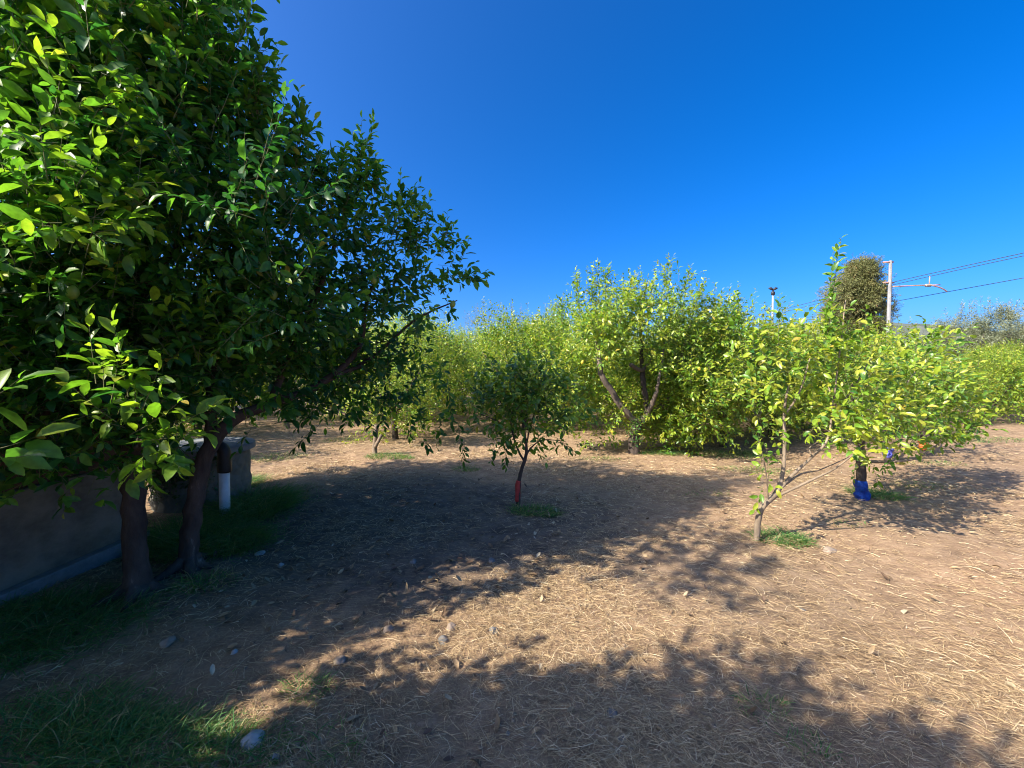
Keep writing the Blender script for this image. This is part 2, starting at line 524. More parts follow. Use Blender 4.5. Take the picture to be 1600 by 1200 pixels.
M_RED = noisy_mat('red wrap', (0.32, 0.028, 0.026), (0.48, 0.06, 0.05), 20, 0.6, 0.3, 60)
M_BLUE = noisy_mat('blue wrap', (0.004, 0.022, 0.15), (0.008, 0.06, 0.32), 14, 0.5, 0.5, 40, c3=(0.10, 0.22, 0.50))
M_ORANGE = noisy_mat('orange wrap', (0.55, 0.11, 0.03), (0.70, 0.19, 0.06), 20, 0.55, 0.3, 60)
M_PURPLE = noisy_mat('violet wrap', (0.05, 0.05, 0.28), (0.14, 0.15, 0.48), 20, 0.55, 0.3, 60)
M_WHITEWASH = noisy_mat('whitewash', (0.55, 0.52, 0.47), (0.78, 0.75, 0.70), 9, 0.9, 0.4, 30)
M_LEMONFRUIT = noisy_mat('lemon skin', (0.42, 0.36, 0.03), (0.66, 0.52, 0.05), 6, 0.4, 0.15, 90, spec=0.4)
M_GREENFRUIT = noisy_mat('green lemon skin', (0.11, 0.17, 0.02), (0.20, 0.26, 0.04), 6, 0.4, 0.15, 90, spec=0.4)


def fruit_mesh(name):
    mb = MB()
    zs = np.linspace(-1, 1, 11)
    pr = [0.0015 if abs(z) > 0.99 else 0.026 * math.sqrt(max(0, 1 - z * z)) ** 0.9 for z in zs]
    mb.tube([(0, 0, 0.036 * z * (1.0 + 0.12 * (abs(z) > 0.99))) for z in zs], pr, 12, 0)
    return mb.mesh(name)


def fruit(p, parent, origin, mat):
    me = fruit_mesh('lemon')
    o = link('lemon', me, mat, parent, np.asarray(p) - np.asarray(origin))
    o.rotation_euler = (random.uniform(-0.4, 0.4), random.uniform(-0.4, 0.4), 0)
    return o


LIT = [(at(px, py, 2.05), .30) for px in (0, 90, 180, 260) for py in (0, 140, 280, 420)] + [(at(px, py, 2.0), .3) for px in (160, 240, 300) for py in (600, 680)]


def blocks(p):
    """would a leafy clump here keep the sun off the sunny sprays at the left?"""
    d = np.array([-SHD[0] * math.cos(SUN_EL), -SHD[1] * math.cos(SUN_EL), math.sin(SUN_EL)])
    for q, r in LIT:
        w = np.asarray(p) - np.asarray(q)
        t = w @ d
        if t > .2 and np.linalg.norm(w - t * d) < r + .12: return True
    return False


def finger(c, x0, y0, x1, y1, d, tint=.46):
    """a leafy leader with side shoots standing out of a crown"""
    a = at(x0, y0, d); b = at(x1, y1, d)
    v = b - a; L = np.linalg.norm(v); v = v / L
    c.shoot(a, v, L, .03, tint, None, 0.0)
    c.shoot(a + RNG.normal(size=3) * .03, v + RNG.normal(size=3) * .08, L * .85, .03, tint, None, 0.0)
    for k in range(int(6 * L / .5) + 2):
        t = RNG.random() * .8
        e = v * .7 + RNG.normal(size=3) * .45
        c.shoot(a + v * L * t, e, .10 + .16 * RNG.random() + .14 * (1 - t), .15, tint + RNG.normal() * .06, None, 0.05)


# ------------------------------------------------------------------ the big shady tree on the left
def big_tree():
    B = gpt(205, 935); B2 = gpt(287, 893)
    root = empty('lemon_tree', B)
    tag(root, 'big dark lemon tree with two thick stems in front of the well', 'tree')
    wood('trunk', [(*(B - [0, 0, 0.06]), .15), (*(B + [0, 0, .03]), .105), (*(B + [0, 0, .12]), .078), row(203, 850, 2.83, .0706), row(203, 770, 2.85, .0684), row(200, 700, 2.87, .0648), row(195, 600, 2.9, .0540), row(215, 480, 3.0, .0396), row(240, 330, 3.0, .0288), row(250, 150, 3.0, .0180)],
         root, B, M_BARK, 14, 60, 0.12, 0.012, 3)
    wood('trunk', [(*(B2 - [0, 0, 0.06]), .13), (*(B2 + [0, 0, .03]), .09), (*(B2 + [0, 0, .12]), .068), row(297, 800, 3.18, .0634), row(310, 740, 3.2, .0598), row(327, 695, 3.22, .0562), row(365, 655, 3.3, .0490), row(420, 632, 3.45, .0396), row(500, 600, 3.7, .0324), row(560, 545, 3.9, .0252), row(575, 470, 3.9, .0180), row(600, 420, 3.85, .0086)],
         root, B, M_BARK, 14, 70, 0.14, 0.014, 8)
    for q, ln in ((B, .30), (B2, .26)):
        for k in range(5):
            a = k * 1.26 + .4 + random.uniform(-.3, .3); e = ln * random.uniform(.7, 1.2)
            v = np.array([math.cos(a), math.sin(a), 0])
            wood('root', [(*(q + v * .03 + [0, 0, .10]), .045), (*(q + v * e * .45 + [0, 0, .035]), .035), (*(q + v * e - [0, 0, .02]), .012)], TRUNKS[-2 if q is B else -1], B, M_BARK, 8, 12, .25, .012, k)
    limbs = [
        [row(327, 695, 3.22, .0432), row(330, 600, 3.3, .0360), row(350, 480, 3.4, .0288), row(390, 330, 3.3, .0202), row(400, 150, 3.1, .0086)],
        [row(420, 632, 3.45, .0324), row(470, 520, 3.6, .0252), row(520, 400, 3.6, .0187), row(525, 330, 3.6, .0086)],
        [row(500, 600, 3.7, .0252), row(580, 560, 4.1, .0202), row(650, 500, 4.2, .0130), row(715, 470, 4.2, .0058)],
        [row(195, 600, 2.9, .0432), row(140, 500, 2.7, .0324), row(90, 360, 2.6, .0216), row(60, 150, 2.5, .0108)],
        [row(215, 480, 3.0, .0360), row(300, 375, 3.1, .0230), row(400, 395, 3.2, .0144), row(470, 400, 3.3, .0058)],
        [row(240, 330, 3.0, .0216), row(300, 265, 3.0, .0173), row(370, 210, 3.0, .0072)],
        [row(200, 690, 2.87, .0360), row(120, 640, 3.2, .0288), row(60, 560, 3.8, .0144)],
        [row(330, 640, 3.25, .0324), row(320, 520, 3.9, .0252), row(330, 380, 4.4, .0144)],
    ]
    for i, l in enumerate(limbs):
        wood('limb', l, root, B, M_BARK, 8, 26, 0.12, 0.02, i * 7 + 1)
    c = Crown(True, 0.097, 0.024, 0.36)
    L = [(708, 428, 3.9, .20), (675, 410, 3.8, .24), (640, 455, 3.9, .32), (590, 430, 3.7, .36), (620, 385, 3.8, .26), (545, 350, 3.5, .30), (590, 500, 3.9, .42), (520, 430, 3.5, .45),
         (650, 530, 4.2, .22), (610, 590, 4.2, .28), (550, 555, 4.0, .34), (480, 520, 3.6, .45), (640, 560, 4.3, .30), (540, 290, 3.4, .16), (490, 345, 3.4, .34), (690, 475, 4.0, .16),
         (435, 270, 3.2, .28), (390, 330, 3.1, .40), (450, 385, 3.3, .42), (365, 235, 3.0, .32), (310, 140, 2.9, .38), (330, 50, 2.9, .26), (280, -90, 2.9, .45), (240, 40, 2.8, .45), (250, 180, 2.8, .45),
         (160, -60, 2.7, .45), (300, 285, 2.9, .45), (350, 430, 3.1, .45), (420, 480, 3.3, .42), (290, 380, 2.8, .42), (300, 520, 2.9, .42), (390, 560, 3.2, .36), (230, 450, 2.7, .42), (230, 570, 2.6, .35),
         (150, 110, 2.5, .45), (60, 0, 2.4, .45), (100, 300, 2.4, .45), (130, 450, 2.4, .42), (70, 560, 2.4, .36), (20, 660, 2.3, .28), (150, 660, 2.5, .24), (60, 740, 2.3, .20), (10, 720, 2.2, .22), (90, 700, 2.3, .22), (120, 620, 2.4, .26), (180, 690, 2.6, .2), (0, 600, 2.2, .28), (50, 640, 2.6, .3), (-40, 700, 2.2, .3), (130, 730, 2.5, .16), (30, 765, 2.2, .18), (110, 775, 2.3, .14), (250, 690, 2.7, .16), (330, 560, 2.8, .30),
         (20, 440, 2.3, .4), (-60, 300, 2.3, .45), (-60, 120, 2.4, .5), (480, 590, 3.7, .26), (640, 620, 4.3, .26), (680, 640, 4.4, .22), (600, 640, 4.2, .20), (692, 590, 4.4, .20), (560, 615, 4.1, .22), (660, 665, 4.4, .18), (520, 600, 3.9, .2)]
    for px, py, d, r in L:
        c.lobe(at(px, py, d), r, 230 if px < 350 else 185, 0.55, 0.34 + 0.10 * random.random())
    # the rest of the crown: wherever it has to stand to shade the ground it shades, inside the outline it has
    sil_y = [-400, -50, 0, 100, 170, 240, 300, 340, 380, 430, 480, 520, 600, 640]
    sil_x = [400, 365, 350, 330, 380, 410, 470, 560, 620, 665, 640, 620, 620, 540]
    poly = [(-2.6, 2.0), (-1.3, 2.05), (-.41, 2.52), (.46, 2.82), (1.7, 2.98), (2.0, 3.4), (2.4, 4.5), (2.7, 5.6), (2.0, 6.3), (-.5, 6.9), (-3.0, 6.9)]
    def inside(x, y):
        c_ = False
        for a, b in zip(poly, poly[1:] + poly[:1]):
            if (a[1] > y) != (b[1] > y) and x < (b[0] - a[0]) * (y - a[1]) / (b[1] - a[1]) + a[0]: c_ = not c_
        return c_
    k = 0
    cot = 1 / math.tan(SUN_EL)
    while k < 175:
        X, Y = random.uniform(-3, 2.7), random.uniform(2, 6.9)
        if not inside(X, Y): continue
        z = random.uniform(1.35, 4.3)
        x, y = X - SHD[0] * z * cot, Y - SHD[1] * z * cot
        if y < .35 or x > -.3 or x < -5 or math.hypot(x + 2.5, y - 3.1) > 2.95: continue
        px, py = 800 + FPX * x / y, HORIZ - (z - EYE) * FPX / y
        if px + 60 > np.interp(py, sil_y, sil_x) or py > 640: continue
        if y < 2.3 and py > -330 and px > -140: continue
        if y < 2.7 and py > 540: continue
        if blocks((x, y, z)): continue
        if 270 < px and py < 480 and k % 2: k += 1; continue
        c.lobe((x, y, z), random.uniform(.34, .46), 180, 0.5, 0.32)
        k += 1
    for p in [(-4.3, 4.1, 1.5), (-4.7, 4.0, 1.9), (-5.0, 4.2, 2.3), (-4.4, 4.6, 1.8), (-4.6, 4.5, 1.4), (-4.2, 3.9, 2.1), (-5.0, 3.9, 1.6), (-4.8, 4.7, 2.2), (-4.1, 4.4, 2.4), (-4.3, 3.98, .5), (-4.6, 4.05, .8), (-4.9, 4.1, 1.1), (-4.15, 3.95, .9), (-4.6, 4.0, .35), (-4.2, 4.1, 1.2)]:  # clumps added to keep the sun off the well; low ones show between stems
        c.lobe(p, .42, 190, .5, .3)
    # sunlit leaves at the near left side, the sun also put into a lighter tint
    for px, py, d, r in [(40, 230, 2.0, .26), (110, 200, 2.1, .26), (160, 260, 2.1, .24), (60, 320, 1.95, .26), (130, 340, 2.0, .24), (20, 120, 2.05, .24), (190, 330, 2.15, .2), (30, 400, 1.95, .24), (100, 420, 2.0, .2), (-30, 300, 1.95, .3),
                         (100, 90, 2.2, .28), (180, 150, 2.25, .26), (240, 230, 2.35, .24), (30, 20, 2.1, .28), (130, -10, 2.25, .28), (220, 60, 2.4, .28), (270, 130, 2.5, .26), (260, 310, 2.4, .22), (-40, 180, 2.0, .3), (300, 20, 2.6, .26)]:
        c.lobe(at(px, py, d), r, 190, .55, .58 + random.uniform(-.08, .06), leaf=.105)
    # tall upright shoots along the outline
    for px, py, d, ln, lean in [(372, 150, 3.0, .62, .10), (385, 70, 2.9, .45, .12), (400, 60, 2.9, .4, .05), (345, 60, 2.9, .6, .05), (365, 230, 3.0, .6, .05), (470, 260, 3.2, .55, .05), (430, 240, 3.1, .45, 0),
                                (555, 330, 3.5, .75, .12), (575, 300, 3.5, .6, .10), (540, 350, 3.5, .6, .0), (625, 370, 3.7, .45, .05), (640, 370, 3.7, .4, .05), (690, 395, 3.8, .3, .1), (505, 340, 3.4, .5, 0),
                                (450, 320, 3.2, .6, 0), (410, 270, 3.1, .5, 0.05), (300, 60, 2.8, .5, 0), (712, 430, 3.9, .2, .4), (600, 370, 3.6, .4, .1), (670, 400, 3.8, .35, 0.05)]:
        c.shoot(at(px, py, d), (lean, 0, 1), ln, 0.05, 0.42, 0.085, 0.05)
    for f in [(345, 150, 385, 10, 2.9), (330, 90, 345, -60, 2.9), (365, 230, 380, 120, 3.0), (385, 300, 405, 150, 3.1), (430, 290, 440, 160, 3.2), (465, 300, 475, 170, 3.2), (540, 330, 590, 205, 3.5), (510, 350, 545, 235, 3.5), (575, 350, 600, 270, 3.6),
              (620, 380, 632, 300, 3.7), (655, 400, 672, 330, 3.8), (690, 400, 705, 350, 3.8), (695, 432, 728, 432, 3.9), (640, 400, 648, 320, 3.7), (480, 360, 500, 260, 3.4), (420, 250, 395, 60, 3.0), (410, 220, 415, 110, 3.0)]:
        finger(c, *f)
    # hanging sprays under the skirt
    for px, py, d, ln, dr in [(700, 600, 4.4, .55, (.1, 0, -1)), (715, 660, 4.3, .45, (.15, 0, -1)), (690, 640, 4.4, .45, (-.1, 0, -1)), (725, 690, 4.3, .3, (0, 0, -1)), (640, 640, 4.3, .35, (0, 0, -1)), (485, 640, 3.4, .2, (0, 0, -1)), (590, 620, 4.1, .35, (.2, 0, -1))]:
        c.shoot(at(px, py, d), dr, ln, 0.05, 0.34, 0.085, 0.05)
    # the sunny spray over the stems, its sunlight also painted in by a lighter tint
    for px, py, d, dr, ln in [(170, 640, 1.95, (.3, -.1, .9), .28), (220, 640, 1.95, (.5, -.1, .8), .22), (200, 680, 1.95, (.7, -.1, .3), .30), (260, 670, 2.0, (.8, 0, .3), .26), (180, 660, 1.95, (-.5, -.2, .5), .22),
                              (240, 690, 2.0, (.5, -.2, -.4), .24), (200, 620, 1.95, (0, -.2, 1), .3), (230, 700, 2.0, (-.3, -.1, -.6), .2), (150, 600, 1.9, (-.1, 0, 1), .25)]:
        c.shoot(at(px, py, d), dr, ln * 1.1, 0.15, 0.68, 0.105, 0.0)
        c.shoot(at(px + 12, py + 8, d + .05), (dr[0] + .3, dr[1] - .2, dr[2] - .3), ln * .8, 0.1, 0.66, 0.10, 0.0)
    wood('limb', [row(200, 690, 2.87, .03), row(215, 700, 2.4, .02), row(215, 680, 1.98, .008)], root, B, M_BARK, 7, 14, 0.1, 0.01, 77)
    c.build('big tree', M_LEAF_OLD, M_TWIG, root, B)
    for px, py, d in [(585, 438, 3.3), (708, 476, 3.8), (430, 462, 3.0), (118, 458, 2.1)]:
        fruit(at(px, py, d), root, B, M_GREENFRUIT)
    return root


big_tree()


# ------------------------------------------------------------------ the tree beside the camera, leaves at the left edge
def near_tree():
    B = np.array([-2.75, 0.1, 0.0])
    root = empty('lemon_tree', B)
    tag(root, 'near lemon tree whose large sunlit leaves fill the left edge of the photo', 'tree')
    wood('trunk', [(-2.75, .1, -.05, .12), (-2.74, .1, .5, .09), (-2.7, .15, 1.0, .075), (-2.6, .2, 1.6, .055), (-2.5, .2, 2.5, .02)], root, B, M_BARK, 12, 40, .12, .012, 5)
    for i, l in enumerate([[(-2.7, .15, 1.0, .05), (-2.35, .45, 1.5, .035), (-2.0, .8, 2.0, .018)], [(-2.7, .15, .9, .05), (-3.1, -.3, 1.6, .03), (-3.3, -.5, 2.4, .012)],
                           [(-2.6, .2, 1.6, .04), (-2.2, -.2, 2.1, .025), (-1.8, -.35, 2.5, .01)], [(-2.7, .15, 1.0, .045), (-2.4, -.5, 1.5, .03), (-2.2, -.9, 2.2, .012)]]):
        wood('limb', l, root, B, M_BARK, 8, 20, .12, .015, i * 5 + 2)
    c = Crown(True, 0.105, 0.027, 0.50)
    cot = 1 / math.tan(SUN_EL)
    k = 0
    while k < 130:
        p = np.array([random.uniform(-3.7, -1.3), random.uniform(-1.4, 1.35), random.uniform(.95, 3.6)])
        if ((p[0] + 2.5) / 1.25) ** 2 + (p[1] / 1.4) ** 2 + ((p[2] - 2.2) / 1.45) ** 2 > 1: continue
        q = p[:2] + SHD * p[2] * cot
        if blocks(p): continue
        if q[1] + .28 > np.interp(q[0], [-3, -1.26, -.67, .32, 1.0, 1.45, 1.6, 2.2], [1.2, 1.70, 1.98, 2.0, 1.92, 1.6, 1.2, .2]): continue
        c.lobe(p, random.uniform(.3, .4), 200, .5, .46)
        k += 1
    for px, py, d, dr, l in [(-20, 705, 1.25, (.8, .2, .2), .12), (-30, 720, 1.2, (.8, .2, 0), .12), (-40, 640, 1.3, (.6, .2, .5), .15)]:
        c.shoot(at(px, py, d), dr, l, .1, .6)
    c.build('near tree', M_LEAF_OLD, M_TWIG, root, B)


near_tree()


# ------------------------------------------------------------------ young trees of the front row
def young_right():
    B = gpt(1187, 850); d = B[1]
    root = empty('lemon_tree', B)
    tag(root, 'young lemon tree with bare bent pale trunk and a tall leafy shoot', 'tree')
    wood('trunk', [(*(B - [0, 0, .05]), .034), row(1187, 845, d, .027), row(1192, 800, d, .026), row(1207, 782, d, .027), row(1218, 770, d, .024), row(1227, 735, d + .02, .018), row(1228, 690, d + .03, .015), row(1227, 640, d + .05, .012), row(1232, 605, d + .05, .008)],
         root, B, M_BARKL, 10, 50, .12, .004, 4)
    limbs = [[row(1216, 773, d, .018), row(1245, 740, d - .02, .014), row(1275, 712, d - .05, .012), row(1295, 688, d - .05, .010), (*at(1302, 640, d - .05), .008), (*at(1310, 560, d - .05), .006), (*at(1318, 470, d - .05), .004)],
             [row(1218, 778, d, .013), row(1260, 757, d - .1, .011), row(1305, 735, d - .15, .008), row(1345, 705, d - .25, .005)],
             [row(1222, 765, d, .012), row(1255, 742, d + .15, .009), row(1285, 735, d + .3, .006), row(1330, 715, d + .4, .004)],
             [row(1227, 650, d, .010), row(1250, 612, d - .05, .008), row(1265, 560, d - .05, .005)],
             [row(1300, 650, d, .008), row(1330, 612, d + .1, .007), row(1360, 560, d + .2, .004)],
             [row(1205, 790, d, .006), row(1200, 740, d - .1, .005), row(1188, 690, d - .15, .003)],
             [row(1272, 715, d - .05, .006), row(1268, 700, d, .005), row(1282, 690, d + .05, .003)]]
    for i, l in enumerate(limbs):
        wood('limb', l, root, B, M_BARKL, 7, 24, .12, .006, i * 3)
    c = Crown(True, 0.082, 0.026, 0.60)
    for px, py, dd, r in [(1180, 585, .1, .22), (1215, 565, 0, .22), (1255, 560, -.05, .22), (1300, 560, -.05, .22), (1340, 565, 0, .2), (1370, 592, .1, .18), (1195, 720, -.12, .07), (1200, 750, -.12, .06), (1300, 690, -.1, .14), (1270, 650, -.15, .16), (1240, 685, .1, .10), (1195, 655, -.1, .14), (1205, 695, -.1, .12), (1340, 705, -.2, .14), (1365, 670, -.2, .18), (1320, 720, -.15, .10), (1285, 640, .2, .18), (1340, 640, -.2, .2), (1190, 620, .1, .2), (1250, 590, .15, .22), (1290, 600, .1, .22), (1340, 610, -.1, .24), (1370, 640, -.1, .22),
                          (1330, 670, -.2, .2), (1385, 690, -.2, .18), (1300, 660, .2, .15), (1200, 680, -.15, .10), (1245, 640, .3, .12), (1420, 600, -.1, .2), (1410, 660, -.15, .18), (1160, 600, .2, .16)]:
        c.lobe(at(px, py, d + dd), r, 340, .5, .78, reach=1.1)
    for px, py, ln, dr in [(1290, 520, .84, (.13, 0, 1)), (1290, 510, .62, (.06, 0, 1)), (1297, 470, .50, (.16, .1, 1)), (1215, 540, .45, (0, 0, 1)), (1255, 520, .22, (0, 0, 1)), (1350, 520, .24, (0, 0, 1)), (1190, 720, .34, (-.15, -.1, 1)), (1205, 760, .35, (-.15, -.1, 1)),
                           (1400, 650, .3, (1, 0, .3)), (1440, 610, .3, (1, -.1, .4)), (1195, 760, .25, (-.1, 0, -.4)), (1345, 705, .3, (.8, -.2, .2))]:
        c.shoot(at(px, py, d - .05), dr, ln, .03, .60, .08, .0)
    for f in [(1290, 540, 1296, 470, 3.6), (1180, 560, 1165, 510, 3.8), (1335, 560, 1348, 518, 3.6), (1440, 570, 1465, 518, 3.9)]:
        finger(c, *f, tint=.66)
    for px, py, dd, r in [(1420, 595, .3, .2), (1320, 575, .2, .2), (1390, 610, .2, .22), (1275, 640, .25, .16), (1230, 580, .3, .2), (1445, 640, .2, .18), (1330, 690, 0, .16), (1165, 560, .2, .18)]:
        c.lobe(at(px, py, d + dd), r, 320, .5, .74)
    c.build('young right', M_LEAF, M_TWIG, root, B)
    return root


young_right()


def blue_tree():
    B = gpt(1352, 785); d = B[1]
    root = empty('lemon_tree', B)
    tag(root, 'young lemon tree with bright blue wrapping round the foot of its trunk', 'tree')
    wood('trunk', [(*(B - [0, 0, .05]), .06), (*B, .055), row(1350, 745, d, .05), row(1348, 710, d, .045), row(1345, 670, d, .035), row(1335, 630, d, .025), row(1330, 590, d, .012)], root, B, M_BARK, 10, 40, .12, .006, 6)
    band('trunk_wrap', [row(1353, 784, d, .060), row(1353, 775, d, .078), row(1352, 768, d, .062), row(1350, 760, d, .076), row(1350, 752, d, .062)], root, B, M_BLUE, 'crumpled bright blue trunk wrapping')
    for i, l in enumerate([[row(1348, 722, d, .022), row(1400, 722, d - .2, .016), row(1440, 715, d - .2, .01), row(1475, 690, d - .1, .005)], [row(1345, 690, d, .025), row(1390, 640, d, .018), row(1430, 580, d, .01)],
                           [row(1345, 690, d, .022), row(1310, 640, d, .015), row(1290, 590, d, .008)], [row(1347, 700, d, .02), row(1370, 640, d + .3, .015), row(1390, 560, d + .4, .008)]]):
        wood('limb', l, root, B, M_BARKL, 8, 22, .12, .008, i * 5)
    c = Crown(True, 0.086, 0.027, 0.55)
    for px, py, dd, r in [(1300, 600, .1, .3), (1345, 595, 0, .30), (1395, 605, .1, .30), (1440, 610, .1, .28), (1330, 640, -.1, .28), (1380, 640, -.2, .32), (1430, 640, 0, .32), (1470, 620, .2, .28), (1400, 690, -.2, .24), (1450, 680, 0, .22), (1340, 700, -.1, .2),
                          (1375, 720, -.1, .14), (1310, 690, .2, .18), (1490, 650, .1, .18), (1380, 600, .5, .3), (1440, 620, .5, .28)]:
        c.lobe(at(px, py, d + dd), r, 320, .5, .74)
    for px, py, ln, dr in [(1475, 660, .4, (1, 0, .35)), (1490, 640, .4, (1, .1, .4)), (1450, 590, .3, (.5, 0, 1)), (1425, 590, .25, (.2, 0, 1)), (1400, 590, .25, (0, 0, 1)), (1370, 735, .2, (.2, -.2, -1)), (1340, 725, .2, (-.2, -.2, -1)), (1460, 700, .3, (.8, -.2, .1))]:
        c.shoot(at(px, py, d), dr, ln, .05, .66, .08, .0)
    for f in [(1480, 690, 1540, 655, 4.9), (1470, 640, 1520, 600, 5.0), (1435, 590, 1470, 516, 4.8), (1500, 690, 1545, 650, 4.95), (1460, 690, 1510, 672, 4.7)]:
        finger(c, *f, tint=.74)
    for px, py, dd, r in [(1490, 600, .4, .28), (1500, 640, .5, .26), (1340, 580, .3, .26), (1400, 592, .4, .26), (1470, 600, .4, .24)]:
        c.lobe(at(px, py, d + dd), r, 300, .5, .68)
    c.build('blue tree', M_LEAF, M_TWIG, root, B)


blue_tree()


def red_tree():
    B = gpt(810, 790); d = B[1]
    root = empty('lemon_tree', B)
    tag(root, 'small shaded lemon tree with a red sleeve round its thin trunk', 'tree')
    wood('trunk', [(*(B - [0, 0, .05]), .030), (*B, .026), row(811, 755, d, .024), row(815, 735, d, .022), row(822, 712, d, .02), row(822, 690, d, .014), row(815, 650, d, .01)], root, B, M_BARK, 9, 36, .12, .004, 6)
    band('trunk_wrap', [row(809, 785, d, .030), row(809, 772, d, .034), row(810, 760, d, .033), row(811, 752, d, .028)], root, B, M_RED, 'red sleeve round the trunk')
    for i, l in enumerate([[row(819, 722, d, .014), row(806, 695, d, .011), row(798, 660, d, .009), row(795, 620, d, .005)], [row(822, 712, d, .013), row(832, 698, d, .010), row(850, 688, d - .1, .007), row(885, 690, d - .2, .004)],
                           [row(822, 700, d, .011), row(828, 670, d + .1, .009), row(840, 630, d + .15, .005)], [row(800, 670, d, .008), row(770, 655, d - .1, .006), row(745, 645, d - .15, .003)]]):
        wood('limb', l, root, B, M_BARK, 7, 18, .12, .006, i * 3)
    c = Crown(True, 0.088, 0.027, 0.34)
    for px, py, dd, r in [(800, 620, 0, .3), (770, 640, -.05, .24), (835, 625, .1, .28), (870, 640, .1, .26), (815, 660, -.1, .24), (780, 670, .1, .18), (850, 670, -.1, .2), (895, 660, 0, .18), (760, 610, .1, .2), (885, 690, -.15, .13), (790, 700, -.1, .10), (820, 600, 0, .28), (745, 640, 0, .2), (860, 600, .1, .24), (780, 600, .1, .24), (840, 650, 0, .26), (800, 655, 0, .24), (905, 635, .1, .18), (755, 665, -.1, .15), (780, 690, -.1, .14), (850, 695, -.15, .12), (820, 685, .15, .16), (880, 610, .1, .22), (810, 590, .1, .22), (740, 620, .1, .16)]:
        c.lobe(at(px, py, d + dd), r, 430, .5, .60)
    for px, py, ln, dr in [(900, 690, .25, (1, 0, -.4)), (880, 685, .2, (.5, 0, -1)), (800, 600, .3, (0, 0, 1)), (840, 605, .25, (.1, 0, 1)), (780, 700, .2, (-.6, 0, -1)), (790, 690, .3, (0, -.1, -1)), (870, 620, .25, (.3, 0, 1))]:
        c.shoot(at(px, py, d - .1), dr, ln, .0, .36, .085)
    c.build('red tree', M_LEAF, M_TWIG, root, B)


red_tree()


def central_tree():
    B = gpt(992, 712); d = B[1]
    root = empty('lemon_tree', B)
    tag(root, 'tall sunlit lemon tree with thick gnarled limbs showing, in the middle of the orchard', 'tree')
    wood('trunk', [(*(B - [0, 0, .06]), .15), (*B, .115), row(991, 690, d, .0975), row(995, 668, d, .0936), row(1000, 655, d, .0780)], root, B, M_BARK, 14, 36, .16, .01, 6)
    for i, l in enumerate([[row(998, 664, d, .0702), row(975, 640, d - .1, .0624), row(955, 610, d - .15, .0585), row(942, 590, d - .2, .0546), row(936, 562, d - .2, .0468), row(932, 520, d - .1, .0234), row(930, 470, d, .0094)],
                           [row(1002, 660, d, .0663), row(1012, 640, d, .0546), row(1005, 600, d, .0507), row(1003, 570, d + .1, .0429), row(1000, 500, d + .1, .0234), row(1010, 440, d, .0078)],
                           [row(1003, 662, d, .0546), row(1022, 625, d - .3, .0390), row(1030, 590, d - .4, .0234), row(1040, 520, d - .3, .0094)],
                           [row(1003, 660, d + .1, .0546), row(1050, 620, d + .3, .0468), row(1090, 575, d + .3, .0390), row(1065, 560, d + .3, .0312), row(1080, 500, d + .3, .0094)],
                           [row(985, 570, d - .3, .0390), row(1003, 578, d, .0390), row(1015, 560, d + .2, .0234), row(1005, 540, d + .2, .0156)]]):
        wood('limb', l, root, B, M_BARKM if i != 1 else M_BARK, 9, 30, .16, .03, i * 5)
    c = Crown(False, 0.092, 0.025, 0.60)
    E = []
    for _ in range(260):
        px = random.uniform(872, 1165); py = random.uniform(478, 685)
        ex = (px - 1018) / 146; ey = (py - 585) / 108
        if abs(ex) ** 2.6 + abs(ey) ** 2.6 > 1: continue
        if py > 540 and abs(px - 965) < 50 and random.random() < .7: continue
        dd = random.uniform(-1.4, 1.4) * math.sqrt(max(0.05, 1 - ex * ex - ey * ey))
        if py > 540 and dd < 0 and px < 1080: dd = -dd
        E.append((px, py, dd))
    for px, py, dd in E[:125]:
        c.lobe(at(px, py, d + dd), random.uniform(.3, .42), 210, .55, .76)
    for px, py, ln in [(900, 470, .6), (915, 455, .55), (930, 460, .7), (945, 455, .5), (958, 465, .5), (985, 470, .65), (975, 470, .4), (1020, 460, .5), (1040, 450, .5), (1060, 450, .55), (1075, 455, .55), (1095, 470, .5), (1115, 480, .45), (1148, 500, .55), (1140, 510, .45), (890, 500, .4), (1042, 440, .45), (1000, 470, .4), (1130, 500, .35)]:
        c.shoot(at(px, py + 6, d + random.uniform(-.3, .3)), (random.uniform(-.1, .1), 0, 1), ln, 0, .66, .085, .0)
    for f in [(905, 490, 900, 420, 7.3), (925, 480, 932, 410, 7.4), (945, 470, 950, 415, 7.6), (985, 480, 990, 425, 7.3), (1040, 470, 1042, 402, 7.4), (1062, 470, 1076, 425, 7.5), (1090, 480, 1096, 440, 7.3), (1140, 510, 1150, 455, 7.5), (880, 520, 876, 470, 7.3), (1015, 480, 1018, 440, 7.2),
              (870, 560, 850, 520, 7.2), (1120, 520, 1125, 470, 7.1), (880, 620, 850, 610, 7.1), (1100, 650, 1120, 640, 6.9), (1060, 655, 1070, 668, 7.0), (905, 640, 890, 660, 7.2), (1040, 600, 1030, 560, 6.6), (1080, 600, 1075, 570, 6.6)]:
        finger(c, *f, tint=.73)
    for _ in range(26):
        c.shoot(B + [random.uniform(-.09, .09), random.uniform(-.2, .05), random.uniform(.08, .6)], (random.uniform(-.5, .5), -.5, 1), .22, .1, .42, .06)
    c.build('central tree', M_LEAF, M_TWIG, root, B)
    for px, py in [(948, 560), (910, 566), (1078, 572), (1092, 576), (1102, 578)]:
        fruit(at(px, py, d - .9), root, B, M_LEMONFRUIT)


central_tree()


